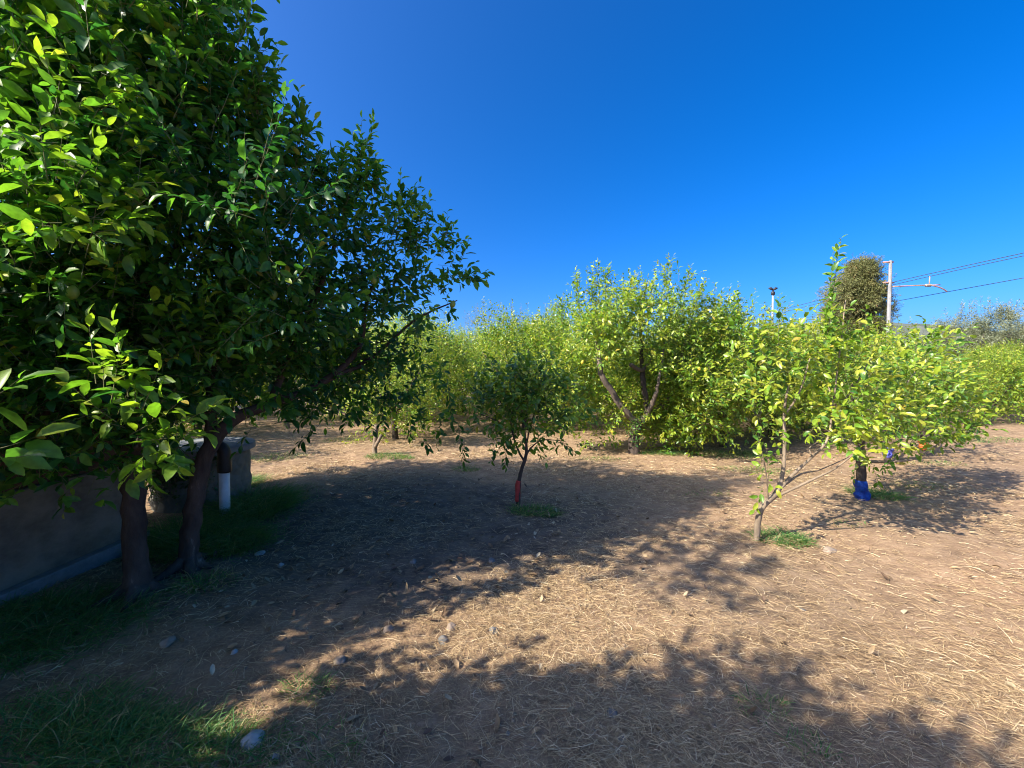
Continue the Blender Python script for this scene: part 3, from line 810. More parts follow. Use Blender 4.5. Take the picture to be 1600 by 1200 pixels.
# ------------------------------------------------------------------ trees of the rows behind: a few kinds, each copied
def auto_tree(name, label, h=3.0, rad=1.5, skirt=0.35, trunk_h=0.55, tr=0.09, n=46, leaf=0.098, tint=0.71, group=None, dens=170, fine=False, seed=0, mat=None, step=0.029, bark=None, top=16, width=1.0, lobe_r=(.32, .46)):
    random.seed(seed)
    root = empty(name, (0, 0, 0))
    tag(root, label, 'tree', group)
    lean = random.uniform(-.1, .1)
    bark = bark or M_BARK
    wood('trunk', [(0, 0, -.06, tr * 1.25), (0, 0, .02, tr * 1.05), (lean * .5, 0, trunk_h * .5, tr * .9), (lean, .02, trunk_h, tr * .85), (lean * .5, 0, trunk_h + .4, tr * .5)], root, (0, 0, 0), bark, 10, 24, .15, .01, seed)
    for k in range(5):
        a = k * 1.257 + random.uniform(-.3, .3)
        e = rad * random.uniform(.55, .8)
        wood('limb', [(lean, .02, trunk_h * .85, tr * .6), (lean + .35 * e * math.cos(a), .35 * e * math.sin(a), trunk_h + .35 * (h - trunk_h) * .7, tr * .45), (e * math.cos(a), e * math.sin(a), trunk_h + (h - trunk_h) * .65, tr * .12)],
             root, (0, 0, 0), bark, 7, 16, .15, .03, seed + k * 3)
    c = Crown(fine, leaf, step, tint, width)
    cz = (h + skirt) / 2; hz = (h - skirt) / 2
    k = 0
    while k < n:
        o = np.array([random.uniform(-1, 1) for _ in range(3)])
        q = float((np.abs(o) ** 2.7).sum()) ** (1 / 2.7)
        if q > 1 or q < .4: continue
        p = np.array([o[0] * rad, o[1] * rad, cz + o[2] * hz])
        c.lobe(p, random.uniform(*lobe_r) * min(1, rad / 1.4), dens, .5, tint + random.uniform(-.05, .05))
        k += 1
    for _ in range(top):
        a = random.uniform(0, 6.28); e = rad * .75 * math.sqrt(random.random())
        c.shoot((e * math.cos(a), e * math.sin(a), cz + hz * math.sqrt(max(0, 1 - (e / rad) ** 2)) * .9), (random.uniform(-.09, .09), random.uniform(-.09, .09), 1), random.uniform(.35, .75) * h / 3, 0, tint + .1, leaf, 0)
    c.build(name, mat or M_LEAF, M_TWIG, root, (0, 0, 0))
    return root


def children(o):
    return [x for x in list(COL.objects) if x.parent == o]


def copy_tree(root):
    r = root.copy(); COL.objects.link(r)
    for ch in PARTS[root.name]:
        k = ch.copy(); COL.objects.link(k); k.parent = r
        for g in PARTS.get(ch.name, []):
            s = g.copy(); COL.objects.link(s); s.parent = k
    return r


GR = 'lemon trees in the rows behind'
protos = [auto_tree('lemon_tree', 'x', 3.25, 1.75, .38, .55, .10, 78, group=GR, seed=21),
          auto_tree('lemon_tree', 'x', 2.95, 1.65, .42, .6, .09, 70, group=GR, seed=33, tint=.76),
          auto_tree('lemon_tree', 'x', 2.55, 1.45, .12, .5, .075, 56, group=GR, seed=47, tint=.78)]
PARTS = {}
for o in list(COL.objects):
    if o.parent: PARTS.setdefault(o.parent.name, []).append(o)

ROW1 = 'sunlit lemon tree in the row right behind the small red sleeved tree'
FAR = 'leafy lemon tree in the far rows, its crown merging with its neighbours'
LEFT = 'lemon tree glimpsed through the dark crown of the big two stemmed tree'
RIGHT = 'round low lemon tree at the far right edge behind the bare sunny ground'
rows = [  # x, y, kind, scale, turn, label
    (-2.75, 9.3, 2, 1.0, 1.1, 'half shaded lemon tree behind the pale forked stump'),
    (-2.75, 12.6, 0, .95, .3, 'lemon tree left of the gap in the rows where the whitewashed trunk shows'),
    (0.35, 10.8, 1, 1.0, 2.0, 'sunlit lemon tree behind the small red sleeved tree'),
    (1.75, 12.8, 0, 1.0, .9, 'lemon tree between the red sleeved tree and the tall central tree, one row back'),
    (4.55, 8.5, 1, .88, 4.0, 'sunlit lemon tree touching the right side of the tall central tree'),
    (5.4, 12.2, 1, 1.0, 3.0, FAR), (7.9, 10.8, 2, 1.05, 5.0, FAR), (9.6, 13.0, 0, .84, 1.8, FAR), (7.2, 15.0, 1, 1.0, 0.4, FAR),
    (12.6, 12.0, 2, .76, 2.2, 'lemon tree just beyond the orange banded tree on the right'), (14.4, 15.2, 1, .68, 2.9, FAR),
    (-0.2, 16.5, 1, 1.08, 4.4, FAR), (2.9, 16.8, 0, 1.02, 5.1, FAR), (-4.6, 16.4, 0, 1.0, 1.4, FAR), (11.0, 17.5, 0, .85, .2, FAR), (5.6, 20.5, 1, 1.1, 1.2, FAR), (1.0, 21.0, 0, 1.1, 2.5, FAR), (9.0, 21.5, 1, 1.05, 3.7, FAR), (-5.8, 21.0, 1, 1.1, .7, FAR), (14.0, 22.0, 0, .85, 5.4, FAR), (18.8, 21.0, 1, .85, 2.1, FAR),
    (-5.4, 13.0, 1, 1.0, 2.4, LEFT), (-8.6, 10.8, 0, 1.0, 3.3, LEFT), (-9.3, 15.2, 1, 1.0, 5.9, LEFT), (-12.4, 12.6, 0, 1.0, 0.8, LEFT), (-7.4, 7.6, 2, 1.1, 1.7, LEFT), (-11.0, 8.0, 1, 1.1, 4.8, LEFT), (-14.5, 16.5, 0, 1.1, 2.8, LEFT), (-9.2, 20.5, 0, 1.1, 0.5, LEFT), (-15.5, 10.5, 1, 1.1, 0.2, LEFT), (-13.8, 5.8, 0, 1.1, 3.9, LEFT),
    (3.75, 9.9, 2, .9, 2.7, 'low leafy lemon tree directly behind the right limb of the tall central tree'), (6.3, 9.6, 2, .95, 4.4, FAR), (9.0, 10.2, 1, .82, 3.1, FAR), (-1.9, 15.0, 2, 1.0, 1.9, FAR),
    (15.2, 12.6, 2, .82, 4.9, FAR),
    (16.9, 14.0, 0, .70, 2.6, RIGHT), (19.4, 15.6, 1, .78, 1.0, RIGHT), (22.5, 14.6, 0, .72, 4.1, RIGHT), (23.0, 18.5, 1, .9, 3.1, RIGHT),
]
used = set()
for x, y, k, s, a, lab in rows:
    o = protos[k] if k not in used else copy_tree(protos[k])
    used.add(k)
    o.location = (x, y, float(gh(x, y)))
    o.rotation_euler = (0, 0, a)
    o.scale = (s, s, s)
    o['label'] = lab

# trees with coloured bands and the small one on the left
def banded(px, py, label, mat, h, rad, tint, seed, wrap_label, extra=()):
    B = gpt(px, py)
    r = auto_tree('lemon_tree', label, h, rad, .3, .5, .05, 30, tint=tint, seed=seed, dens=120, fine=False, lobe_r=(.24, .36))
    r.location = tuple(B)
    if mat is not None:
        band('trunk_wrap', [(0, 0, .10, .05), (0, 0, .15, .075), (0, 0, .20, .058), (0, 0, .25, .075), (0, 0, .30, .052)], r, (0, 0, 0), mat, wrap_label)
    return r


banded(1447, 712, 'lemon tree with an orange band round its trunk on the right', M_ORANGE, 1.95, .95, .60, 61, 'orange band round the trunk')
banded(1391, 726, 'lemon tree with a violet band, mostly hidden behind the blue wrapped tree', M_PURPLE, 2.1, .8, .58, 67, 'violet band round the trunk')
random.seed(5)
t12 = auto_tree('lemon_tree', 'small lemon tree with a pale painted trunk beyond the concrete well', 1.9, .75, .55, .6, .075, 18, tint=.6, seed=71, bark=M_BARKL, lobe_r=(.24, .34))
t12.location = tuple(gpt(447, 669))


def whitewashed():
    x, y = -2.35, 19.5
    r = auto_tree('lemon_tree', 'far lemon tree with a whitewashed trunk seen in the gap between rows', 3.2, 1.4, .95, .9, .13, 40, seed=83, bark=M_WHITEWASH)
    r.location = (x, y, 0)


whitewashed()


# ------------------------------------------------------------------ the cut stump
def stump():
    B = gpt(584, 712); d = B[1]
    root = empty('stump', B)
    tag(root, 'pale forked cut stump of a young tree standing in grass', 'stump')
    wood('stem', [(*(B - [0, 0, .05]), .06), row(584, 700, d, .045), row(586, 685, d, .042), row(587, 664, d, .040)], root, B, M_BARKL, 10, 20, .12, .004, 2)
    wood('side_stem', [row(585, 699, d - .02, .035), row(591, 688, d - .03, .032), row(595, 680, d - .03, .03)], root, B, M_BARKL, 9, 10, .12, .002, 4)


stump()

# ------------------------------------------------------------------ pump house wall, well, pipe
M_CONC = noisy_mat('weathered render', (0.12, 0.105, 0.082), (0.24, 0.215, 0.175), 3.2, 0.95, 0.5, 40, (1, 1, 1.6), (0.24, 0.22, 0.18))
M_BROWN = noisy_mat('brown plaster', (0.065, 0.042, 0.030), (0.11, 0.072, 0.05), 4, 0.95, 0.35, 30)
M_FOOT = noisy_mat('concrete footing', (0.15, 0.16, 0.17), (0.25, 0.26, 0.27), 6, 0.95, 0.35, 40)
M_STONE = noisy_mat('field stone', (0.27, 0.25, 0.22), (0.46, 0.43, 0.39), 9, 0.9, 0.35, 60)


def pump_house():
    root = empty('pump_house', (-3.55, 2.4, 0))
    tag(root, 'low pump house with grey rendered base and brown upper wall behind the big tree', 'building')
    ox, oy = -3.55, 2.4
    def part(name, a, b, mat, bev=.012):
        mb = MB(); mb.box((a[0] - ox, a[1] - oy, a[2]), (b[0] - ox, b[1] - oy, b[2]))
        o = link(name, mb.mesh(name, False), mat, root)
        md = o.modifiers.new('bevel', 'BEVEL'); md.width = bev; md.segments = 2
    part('base_wall', (-5.6, .3, -.1), (-3.55, 3.72, .74), M_CONC)
    part('upper_wall', (-5.56, .34, .742), (-3.60, 3.68, 1.72), M_BROWN)
    part('roof_slab', (-5.7, .2, 1.722), (-3.46, 3.82, 1.82), M_CONC)
    part('footing', (-3.548, .3, -.08), (-3.47, 3.76, .075), M_FOOT, .008)


pump_house()


def well():
    cx, cy, rr, hh = -3.88, 4.95, .50, .60
    root = empty('well', (cx, cy, 0))
    tag(root, 'round stone well with a flat concrete lid behind the two tree stems', 'well')
    m, nt, N, L, P = mat_new('rubble wall')
    tc = N.new('ShaderNodeTexCoord'); vo = N.new('ShaderNodeTexVoronoi'); vo.inputs['Scale'].default_value = 8
    nz = N.new('ShaderNodeTexNoise'); nz.inputs['Scale'].default_value = 14; nz.inputs['Detail'].default_value = 6
    L.new(tc.outputs['Object'], vo.inputs['Vector']); L.new(tc.outputs['Object'], nz.inputs['Vector'])
    r = ramp(N, [(0.0, (0.11, 0.105, 0.08)), (0.5, (0.18, 0.17, 0.135)), (1, (0.25, 0.24, 0.20))]); L.new(nz.outputs[0], r.inputs[0])
    L.new(r.outputs[0], P.inputs['Base Color']); P.inputs['Roughness'].default_value = .95
    b = N.new('ShaderNodeBump'); b.inputs['Strength'].default_value = 1; b.inputs['Distance'].default_value = .03; b.invert = True
    L.new(vo.outputs['Distance'], b.inputs['Height']); L.new(b.outputs[0], P.inputs['Normal'])
    mb = MB(); mb.tube([(0, 0, z) for z in np.linspace(-.1, hh, 14)], rr, 56, .03)
    link('shaft', mb.mesh('shaft'), m, root)
    mb = MB(); mb.tube([(0, 0, hh + .002), (0, 0, hh + .012), (0, 0, hh + .075), (0, 0, hh + .088)], [rr + .04, rr + .06, rr + .06, rr + .045], 56, .006)
    lid = link('lid', mb.mesh('lid', False), M_FOOT, root)
    # a creeper clinging to the wall
    c = Crown(True, .055, .035, .25)
    for k in range(130):
        a = random.uniform(-2.2, -.6); z = random.uniform(.05, .6)
        p = np.array([cx + (rr + .02) * math.cos(a), cy + (rr + .02) * math.sin(a), z])
        c.shoot(p, (random.uniform(-.4, .4), -.15, random.uniform(.2, 1)), random.uniform(.12, .25), 0, .28)
    pl = empty('creeper', (cx, cy - rr, 0))
    tag(pl, 'leafy creeper clinging to the side of the round well', 'creeper')
    c.build('creeper', M_LEAF, M_TWIG, pl, (cx, cy - rr, 0))


well()


def pipe():
    B = gpt(346, 806)
    root = empty('vent_pipe', B)
    tag(root, 'white plastic pipe with a black elbow on top beside the well', 'pipe')
    M_PVC = noisy_mat('white pipe', (0.62, 0.66, 0.70), (0.76, 0.79, 0.82), 8, .35, .05, 60, spec=.5)
    M_BLK = noisy_mat('black pipe', (0.010, 0.010, 0.011), (0.022, 0.021, 0.022), 10, .5, .08, 60, spec=.5)
    mb = MB(); mb.tube([(0, 0, -.08), (.004, 0, .2), (.008, 0, .60)], .052, 22); link('pipe', mb.mesh('pipe'), M_PVC, root)
    pts = [(.009, 0, .50), (.010, 0, .515), (.012, 0, .70)]
    for k in range(1, 9):
        a = k / 8 * R(95)
        pts.append((.012 - .10 * (1 - math.cos(a)), 0, .70 + .10 * math.sin(a)))
    pts.append((pts[-1][0] - .05, 0, pts[-1][2] - .01))
    rad = [.066, .068] + [.064] * (len(pts) - 3) + [.066]
    mb = MB(); mb.tube(pts, rad, 22); link('elbow', mb.mesh('elbow'), M_BLK, root)


pipe()

# ------------------------------------------------------------------ far things: pine, grey trees, railway pole, lamp post, wires
def pine():
    B = np.array([(1338 - 800) / FPX * 33, 33.0, 0.0])
    root = empty('pine_tree', B)
    tag(root, 'tall dark olive pine with layered clumps standing beside the concrete pole', 'tree')
    wood('trunk', [(*B, .3), (*(B + [0, 0, 4]), .24), (*(B + [.1, 0, 8]), .14), (*(B + [.1, 0, 10]), .05)], root, B, M_BARK, 10, 24, .1, .05, 3)
    c = Crown(False, .22, .045, .45, .5)
    random.seed(9)
    for py, x0, x1 in [(424, 1332, 1352), (434, 1318, 1366), (448, 1302, 1372), (462, 1294, 1378), (476, 1290, 1380), (490, 1292, 1382), (505, 1290, 1380), (520, 1290, 1380), (538, 1294, 1376), (556, 1300, 1370)]:
        for k in range(15):
            px = random.uniform(x0 + 4, x1 - 4); dd = random.uniform(-2.0, 1.6)
            c.lobe(at(px, py + random.uniform(-4, 4), 33 + dd), random.uniform(.5, .85), 120, .45, .5 + random.uniform(-.25, .2), .42)
    c.build('pine', M_PINE, M_TWIG, root, B, twig_r=.008)


pine()

GT = [(38.5, 31.0, 5.4, 'farthest of the grey green feathery trees at the right', 3), (28.2, 24.0, 5.2, 'grey green feathery tree second from the right edge of the photo', 4), (31.5, 24, 5.6, 'feathery grey green tree cut by the very right edge of the photo', 5), (34.5, 31.0, 5.0, 'grey green tree just right of the low hill ridge', 6)]
for x, y, h, lab, sd in GT:
    t = auto_tree('olive_tree', lab, h, 1.9, .8, 1.0, .14, 95, leaf=.17, tint=.45, seed=sd, mat=M_OLIVE, dens=200, width=.6, top=30, group='grey green trees behind the orchard', step=.05)
    t.location = (x, y, 0)
random.seed(15)
for x, y, h, lab in [(-1.9, 27, 5.3, 'grey olive tree whose top shows above the rows left of the central tree'), (0.2, 29, 5.6, 'rounder grey olive tree peeping above the rows left of the central tree')]:
    t = auto_tree('olive_tree', lab, h, 2.0, .8, 1.0, .16, 50, leaf=.15, tint=.25, seed=int(h * 10), mat=M_OLIVE, dens=60, width=.5, group='olive trees beyond the rows', step=.05)
    t.location = (x, y, 0)


def railway():
    D = 29.7; X = (1386 - 800) / FPX * D
    M_POLE = noisy_mat('grey concrete pole', (0.19, 0.19, 0.19), (0.30, 0.30, 0.30), 2.2, .9, .2, 20)
    M_RUST = noisy_mat('rusty steel tube', (0.30, 0.17, 0.14), (0.45, 0.27, 0.22), 6, .7, 0)
    M_INS = noisy_mat('brown insulator', (0.28, 0.20, 0.14), (0.45, 0.36, 0.28), 6, .4, 0)
    M_WIRE = noisy_mat('dark wire', (0.03, 0.035, 0.045), (0.06, 0.065, 0.075), 6, .6, 0)
    root = empty('catenary_pole', (X, D, 0))
    tag(root, 'tall thin pale railway pole with a long arm, right of the pine', 'pole')
    top = EYE + (HORIZ - 409) / FPX * D
    mb = MB(); mb.tube([(0, 0, z) for z in np.linspace(-.2, top, 30)], np.linspace(.15, .10, 30), 8, .10)
    link('post', mb.mesh('post', False), M_POLE, root)
    mb = MB(); mb.tube([(-.55, 0, top - .12), (.2, 0, top - .10)], .06, 6); link('crossarm', mb.mesh('crossarm'), M_RUST, root)
    mb = MB(); mb.tube([(-.5, 0, 8.18), (.3, 0, 8.18)], .06, 6); link('crossarm', mb.mesh('crossarm'), M_RUST, root)
    def loc(px, py, dd=0): return at(px, py, D + dd) - np.array([X, D, 0])
    mb = MB()
    p = spline([loc(1390, 449), loc(1420, 447.5), loc(1447, 447), loc(1460, 449), loc(1470, 453), loc(1475, 457)], 20)
    mb.tube(p, .045, 7); mb.tube([loc(1452, 446.5), loc(1464, 446.0)], .035, 6)
    arm = link('arm', mb.mesh('arm'), M_RUST, root)
    mb = MB(); mb.tube([loc(1447, 447), loc(1447.5, 433)], .035, 6); link('messenger_hanger', mb.mesh('messenger_hanger'), M_RUST, arm)
    mb = MB(); q0 = loc(1441, 447); q1 = loc(1450, 447)
    mb.tube([q0 + (q1 - q0) * t for t in np.linspace(0, 1, 9)], [.05, .11] * 4 + [.05], 10); link('insulator', mb.mesh('insulator'), M_INS, arm)

    def wire(label, pts):
        o = spline(pts, 60)
        mb = MB(); mb.tube(o - np.array([X, D, 0]), .022, 5)
        tag(link('overhead_wire', mb.mesh('overhead_wire'), M_WIRE, None, (X, D, 0)), label, 'wire', 'overhead railway wires')
    a = at(1475, 457, D); mz = at(1447.5, 433, D); f = np.array([X + .35, D, 8.24])
    def run(p, sag):
        P = [p + [0, -58, 0], p + [0, -29, -sag], p, p + [0, 29, -sag], p + [0, 58, 0], p + [0, 87, -sag], p + [0, 116, 0]]
        return P
    wire('lowest overhead wire, touching the curved end of the railway arm', run(a, 0.0))
    wire('middle overhead wire, held above the railway arm by a short hanger', run(mz, .55))
    wire('topmost overhead wire, running along the side of the pale pole', run(f, .45))


railway()


def lamp_post():
    D = 36.0; X = (1205 - 800) / FPX * D; top = EYE + (HORIZ - 452) / FPX * D
    root = empty('lamp_post', (X, D, 0))
    tag(root, 'thin grey lamp post with a small dark twin head above the orchard', 'lamp post')
    M_GALV = noisy_mat('galvanised steel', (0.28, 0.30, 0.33), (0.38, 0.40, 0.43), 4, .5, 0)
    M_HEAD = noisy_mat('dark lamp head', (0.02, 0.02, 0.025), (0.04, 0.04, 0.05), 4, .5, 0)
    mb = MB(); mb.tube([(0, 0, -.1), (0, 0, top * .5), (0, 0, top - .55)], [.10, .085, .07], 10); link('pole', mb.mesh('pole'), M_GALV, root)
    mb = MB(); mb.tube([(0, 0, top - .56), (0, 0, top - .32), (0, 0, top - .2)], [.16, .15, .06], 10)
    mb.tube([(0, 0, top - .25), (0, 0, top)], .05, 8); link('joint', mb.mesh('joint'), M_HEAD, root)
    for s in (-1, 1):
        mb = MB(); mb.tube([(0, 0, top - .12), (s * .22, 0, top + .02), (s * .40, 0, top + .05)], [.07, .13, .05], 8); link('lamp_head', mb.mesh('lamp_head'), M_HEAD, root)


lamp_post()

# ------------------------------------------------------------------ straw, grass, fallen leaves, stones
def blades(P, A, length, width, lift, arc, tint, name, mat, segs=3):
    """thin curved ribbons; P (n,3) roots, A (n) heading, lift = start slope, arc = bend"""
    n = len(P)
    t = np.linspace(0, 1, segs + 1)
    hx, hy = np.cos(A), np.sin(A)
    sl = lift[:, None] - arc[:, None] * t[None, :]
    ds = length[:, None] / segs
    cx = np.cumsum(np.cos(sl), 1) * ds; cz = np.cumsum(np.sin(sl), 1) * ds
    cx -= cx[:, :1]; cz -= cz[:, :1]
    side = RNG.normal(size=n)[:, None] * 0.6 * (t[None, :] ** 2) * length[:, None]
    ctr = np.stack([P[:, 0:1] + hx[:, None] * cx - hy[:, None] * side, P[:, 1:2] + hy[:, None] * cx + hx[:, None] * side, P[:, 2:3] + cz], -1)
    tw = RNG.normal(size=n) * 0.5
    w = np.stack([-hy * np.cos(tw), hx * np.cos(tw), np.sin(tw)], -1)[:, None, :] * (width[:, None] * (1 - 0.75 * t[None, :] ** 1.5) * .5)[..., None]
    co = np.stack([ctr - w, ctr + w], 2).reshape(-1, 3)
    m = 2 * (segs + 1)
    base = (np.arange(n) * m)[:, None, None]
    q = np.array([[2 * i, 2 * i + 1, 2 * i + 3, 2 * i + 2] for i in range(segs)])[None]
    return link(name, np_mesh(name, co, [(q + base).reshape(-1, 4)], True, np.repeat(tint, m)), mat)


def vn(x, y, s, o=0.0):
    """cheap smooth noise field in 0..1"""
    return 0.5 + 0.25 * (np.sin(x * s + 1.3 * np.sin(y * s * .7 + o)) + np.sin(y * s * 1.1 + 1.7 * np.sin(x * s * .6 + 2 + o)))


def straw():
    n = 520000
    u = RNG.random(n)
    r = 0.9 * (18 / 0.9) ** (u ** 0.92)
    th = RNG.uniform(R(12), R(168), n)
    x = r * np.cos(th); y = r * np.sin(th) - 0.2
    dens = 0.12 + 0.88 * np.clip(vn(x, y, 1.4) * vn(x, y, 3.1, 2.0) * 2.1, 0, 1)
    patch_dist = np.hypot((x + 1.1) * .36, (y - 4.2) * .52) + .5 * (vn(x, y, 2.6, 1.0) - .5)
    dens *= np.clip((patch_dist - .55) / .4, .34, 1)
    inside = (x < -3.45) & (y < 3.8)
    inside |= (np.hypot(x + 3.88, y - 4.95) < .52)
    keep = (RNG.random(n) < dens) & ~inside
    x, y, r = x[keep], y[keep], r[keep]
    n = len(x)
    comb = 0.5 * np.sin(x * .9 + y * .5) - 0.5
    A = np.where(RNG.random(n) < .32, comb + RNG.normal(size=n) * .5 + math.pi * (RNG.random(n) < .5), RNG.uniform(0, 6.28, n))
    L = RNG.gamma(2.6, .017, n) + .015
    L *= np.where(x > .2, 1.0, 1.1)
    W = (.0016 + .0020 * RNG.random(n)) * np.clip(r / 3.2, .85, 2.6)
    lift = np.abs(RNG.normal(size=n)) * .42 * np.where(x < .6, 1.25, .8)
    arc = lift * 1.6 + RNG.normal(size=n) * .12
    tint = np.clip(RNG.normal(size=n) * .26 + .50 + .2 * (vn(x, y, 2.2, 5) - .5) - .12 * (RNG.random(n) < .3), 0, 1)
    P = np.stack([x, y, gh(x, y) + .004 + .012 * RNG.random(n)], 1)
    tag(blades(P, A, L, W, lift, arc, tint, 'straw', M_STRAW, 3), 'pale dry cut straw littering the ground', 'straw', kind='stuff')


straw()


def grass_geo(cx, cy, rx, ry, n, h, dry=.1, tail=True):
    a = RNG.uniform(0, 6.28, n); q = np.sqrt(RNG.random(n)) ** .9 * (1 + .45 * np.abs(RNG.normal(size=n)) * (RNG.random(n) < (.35 if tail else 0)))
    x = cx + rx * q * np.cos(a); y = cy + ry * q * np.sin(a)
    L = h * (.45 + .75 * RNG.random(n)) * np.clip(1.1 - .5 * q, .3, 1)
    lift = R(80) - np.abs(RNG.normal(size=n)) * .38
    arc = .5 + 1.1 * RNG.random(n)
    head = np.where(RNG.random(n) < .5, a + RNG.normal(size=n) * .6, RNG.uniform(0, 6.28, n))
    tint = np.clip(RNG.normal(size=n) * .2 + .5 + .5 * (RNG.random(n) < dry), 0, 1)
    return np.stack([x, y, gh(x, y) - .004], 1), head, L, .0035 + .003 * RNG.random(n), lift, arc, tint


def grass_obj(name, patches, width=1.0):
    G = [grass_geo(*p, tail=(name != 'grass_tuft')) for p in patches]
    o = [np.concatenate([g[i] for g in G]) for i in range(7)]
    return blades(o[0], o[1], o[2], o[3] * width, o[4], o[5], o[6], name, M_GRASS, 3)


def pxpatch(px, py, rx, ry, n, h, dry=.1):
    g = gpt(px, py)
    return (g[0], g[1], rx, ry, n, h, dry)


tag(grass_obj('grass', [pxpatch(60, 985, .55, .38, 2600, .20, .04), pxpatch(-30, 1010, .4, .45, 1500, .22, .04), pxpatch(0, 1200, .5, .3, 1500, .2, .06), pxpatch(200, 1185, .42, .16, 1500, .15, .12), pxpatch(330, 1195, .25, .12, 600, .12, .2), pxpatch(90, 1120, .3, .15, 350, .14, .4),
                        pxpatch(330, 850, .45, .35, 3000, .30, .04), pxpatch(392, 795, .42, .5, 3600, .36, .04), pxpatch(270, 840, .3, .3, 1500, .34, .04), pxpatch(310, 920, .22, .14, 300, .15, .3), pxpatch(360, 760, .35, .4, 1400, .24, .1),
                        pxpatch(470, 1085, .13, .07, 160, .10, .2), pxpatch(1205, 1115, .12, .08, 110, .09, .3), pxpatch(480, 1180, .2, .1, 140, .10, .3), pxpatch(1280, 1180, .1, .07, 70, .08, .3), pxpatch(120, 1150, .35, .1, 500, .14, .2)]),
    'lush green grass along the foot of the pump house and round the well', 'grass', kind='stuff')
tag(grass_obj('weeds', [pxpatch(500, 655, 1.0, .6, 900, .25, .3), pxpatch(430, 715, .5, .3, 500, .12, .4), pxpatch(535, 690, .5, .3, 350, .1, .4), pxpatch(730, 640, 1.2, 1.2, 800, .22, .5), pxpatch(1150, 712, .6, .3, 700, .18, .3), pxpatch(1180, 735, .6, .25, 500, .1, .6),
                        pxpatch(940, 720, .4, .2, 260, .08, .4), pxpatch(1490, 690, .9, .4, 700, .12, .4), pxpatch(1590, 690, .8, .3, 400, .12, .4), pxpatch(1110, 775, .3, .15, 140, .07, .4), pxpatch(1330, 828, .2, .1, 90, .06, .4), pxpatch(1440, 760, .4, .2, 240, .08, .5), pxpatch(1465, 725, .5, .2, 240, .09, .5)], 1.6),
    'low dry and green weeds between the orchard rows', 'weeds', kind='stuff')
for px, py, rx, ry, n, h, lab in [(1228, 848, .26, .17, 620, .15, 'bushy grass tuft at the foot of the bent pale trunk'), (835, 800, .30, .2, 700, .15, 'dark grass tuft in shade beside the red sleeved trunk'), (1375, 778, .30, .25, 600, .2, 'green grass tuft behind the blue wrapped trunk'),
                              (608, 716, .45, .22, 600, .16, 'low grass tuft round the pale forked stump'), (1030, 712, .45, .22, 500, .17, 'dry edged grass tuft right of the thick central trunk'), (728, 735, .2, .15, 180, .16, 'small bright green weed tuft under the hanging spray')]:
    tag(grass_obj('grass_tuft', [pxpatch(px, py, rx, ry, n, h, .15)], 1.3), lab, 'grass tuft', 'grass tufts at the feet of trees')


def fallen_leaves():
    n = 3200
    r = 1.2 * (9 / 1.2) ** RNG.random(n); th = RNG.uniform(R(25), R(155), n)
    x = r * np.cos(th); y = r * np.sin(th)
    keep = (RNG.random(n) < np.where(np.hypot((x + 1.1) * .36, (y - 4.2) * .52) < .95, .95, .12)) & ~((x < -3.4) & (y < 3.8))
    x, y = x[keep], y[keep]; n = len(x)
    a = RNG.uniform(0, 6.28, n)
    A = np.stack([np.cos(a), np.sin(a), RNG.normal(size=n) * .15], 1)
    Nn = np.stack([RNG.normal(size=n) * .35, RNG.normal(size=n) * .35, np.ones(n)], 1)
    co, tri, quad, m = leaves_geo(np.stack([x, y, gh(x, y) + .016], 1), A, Nn, .03 + .04 * RNG.random(n), .5 * RNG.normal(size=n), .2 + .5 * RNG.random(n), True)
    tag(link('fallen_leaves', np_mesh('fallen_leaves', co, [tri, quad], True, np.repeat(RNG.random(n), m)), M_DEAD), 'scattered dry fallen leaves under the lemon trees', 'fallen leaves', kind='stuff')


fallen_leaves()

import bmesh


def stone_mesh(sx, sy, sz, seed, sub=3):
    bm = bmesh.new()
    bmesh.ops.create_icosphere(bm, subdivisions=sub, radius=1)
    for v in bm.verts:
        k = 1 + .34 * mnoise.noise(v.co * 1.3 + Vector((seed, 0, 0))) + .10 * mnoise.noise(v.co * 3 + Vector((0, seed, 0)))
        v.co = Vector((v.co.x * sx * k, v.co.y * sy * k, v.co.z * sz * k))
    me = bpy.data.meshes.new('stone'); bm.to_mesh(me); bm.free()
    me.polygons.foreach_set('use_smooth', [True] * len(me.polygons))
    return me


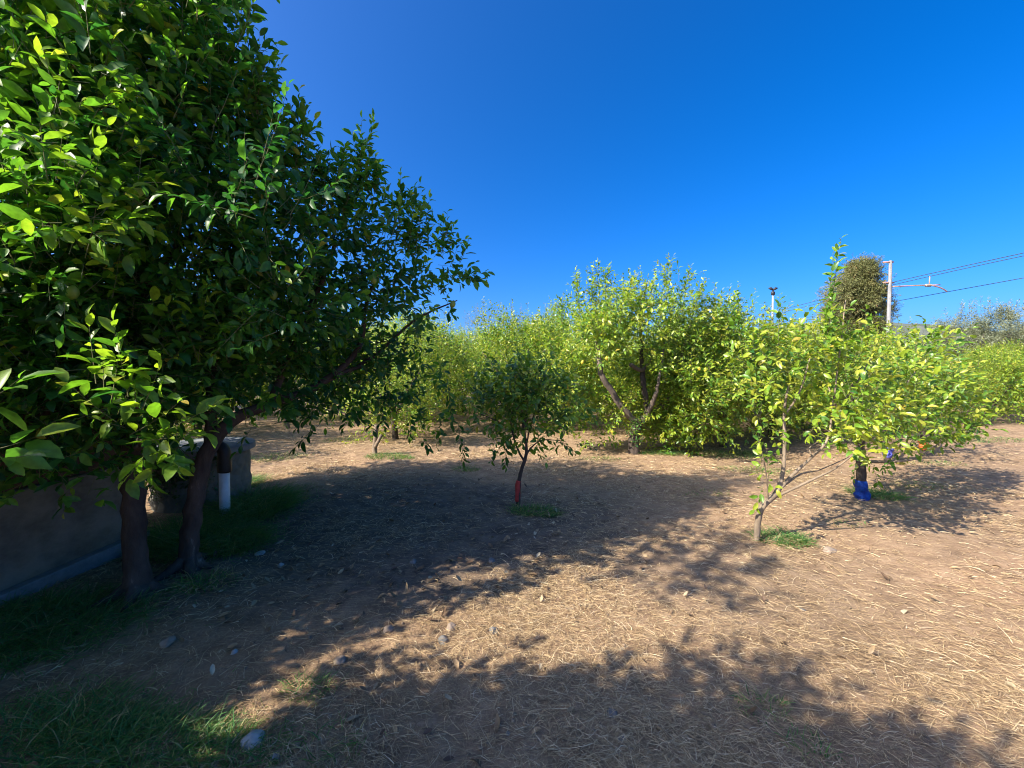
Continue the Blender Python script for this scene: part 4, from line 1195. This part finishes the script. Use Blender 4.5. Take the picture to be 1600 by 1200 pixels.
M_CLOD = noisy_mat('soil clod', (0.17, 0.12, 0.08), (0.30, 0.22, 0.15), 9, .95, .3, 60)
M_STN = [noisy_mat('pale grey stone', (0.26, 0.245, 0.225), (0.44, 0.42, 0.39), 14, .85, .3, 60), noisy_mat('tan stone', (0.20, 0.15, 0.11), (0.33, 0.26, 0.20), 14, .85, .3, 60), noisy_mat('blue grey stone', (0.12, 0.112, 0.103), (0.22, 0.205, 0.19), 14, .85, .3, 60)]
for i, (px, py, w, hgt, mt, lab) in enumerate([
        (384, 1172, 30, 28, 0, 'large pale egg shaped stone at the edge of the green grass'),
        (703, 998, 15, 14, 1, 'tan rounded stone, upper one of the touching pair in the sun streak'),
        (690, 1017, 17, 13, 2, 'blue grey stone, lower one of the touching pair in the sun streak'),
        (770, 1001, 12, 10, 2, 'small grey stone right of the pair in the sun streak'),
        (603, 997, 17, 12, 1, 'tan stone on the upper edge of the sun streak'),
        (525, 1041, 19, 11, 1, 'flat tan stone at the shaded left part of the sun streak'),
        (643, 893, 10, 9, 2, 'small blue grey stone in the deep shade below the small red sleeved tree'),
        (767, 888, 12, 12, 2, 'round grey stone in shade between the red sleeve and the sun streak'),
        (400, 866, 15, 7, 0, 'flat pale stone near the end of the tall well grass'),
        (433, 888, 8, 8, 0, 'small pale pebble beside the flat stone near the well grass'),
        (356, 1030, 9, 9, 0, 'small pale stone in the dark straw above the large egg shaped stone'),
        (418, 1195, 14, 12, 0, 'half seen pale stone at the bottom edge of the photo'),
        (960, 1133, 17, 8, 2, 'flat grey stone in the lower shadow near the bottom of the photo'),
        (975, 1178, 14, 8, 2, 'darker flat stone lowest in the shadow at the bottom of the photo'),
        (1262, 950, 9, 5, 2, 'small dark stone alone on the open sunny straw'),
        (1303, 864, 18, 10, 1, 'flat tan stone beside the tuft under the bent pale trunk'),
        (250, 1015, 20, 14, 1, 'broken tan clod in the shade below the thick stem'),
        (793, 1168, 8, 8, 2, 'tiny grey pebble in the front shadow')]):
    g = gpt(px, py)
    s = g[1] / FPX * .56
    o = link('stone', stone_mesh(w * s, w * s * .85, hgt * s * .85, i * 3.7), M_STN[mt], None, (g[0], g[1], g[2] + hgt * s * .18))
    o.rotation_euler = (0, 0, i * 1.1)
    tag(o, lab, 'stone', 'loose stones on the orchard floor')


def gravel():
    ico = stone_mesh(1, 1, .7, 2.2, 1)
    n0 = len(ico.vertices)
    V = np.zeros(n0 * 3); ico.vertices.foreach_get('co', V); V = V.reshape(-1, 3)
    F = np.array([list(p.vertices) for p in ico.polygons])
    bpy.data.meshes.remove(ico)
    n = 1500
    r = 1.2 * (11 / 1.2) ** RNG.random(n); th = RNG.uniform(R(20), R(160), n)
    x = r * np.cos(th); y = r * np.sin(th)
    k = ~((x < -3.4) & (y < 3.8)); x, y = x[k], y[k]; n = len(x)
    s = .004 + .010 * RNG.random(n) ** 3
    a = RNG.uniform(0, 6.28, n)
    ca, sa = np.cos(a)[:, None], np.sin(a)[:, None]
    vx = V[None, :, 0] * (1 + .5 * RNG.random(n))[:, None]; vy = V[None, :, 1]
    co = np.stack([x[:, None] + s[:, None] * (vx * ca - vy * sa), y[:, None] + s[:, None] * (vx * sa + vy * ca), (gh(x, y) + .006)[:, None] + s[:, None] * V[None, :, 2]], -1).reshape(-1, 3)
    tag(link('gravel', np_mesh('gravel', co, [(F[None] + (np.arange(n) * n0)[:, None, None]).reshape(-1, 3)]), M_CLOD), 'tiny clods and pebbles scattered over the soil', 'gravel', kind='stuff')


gravel()
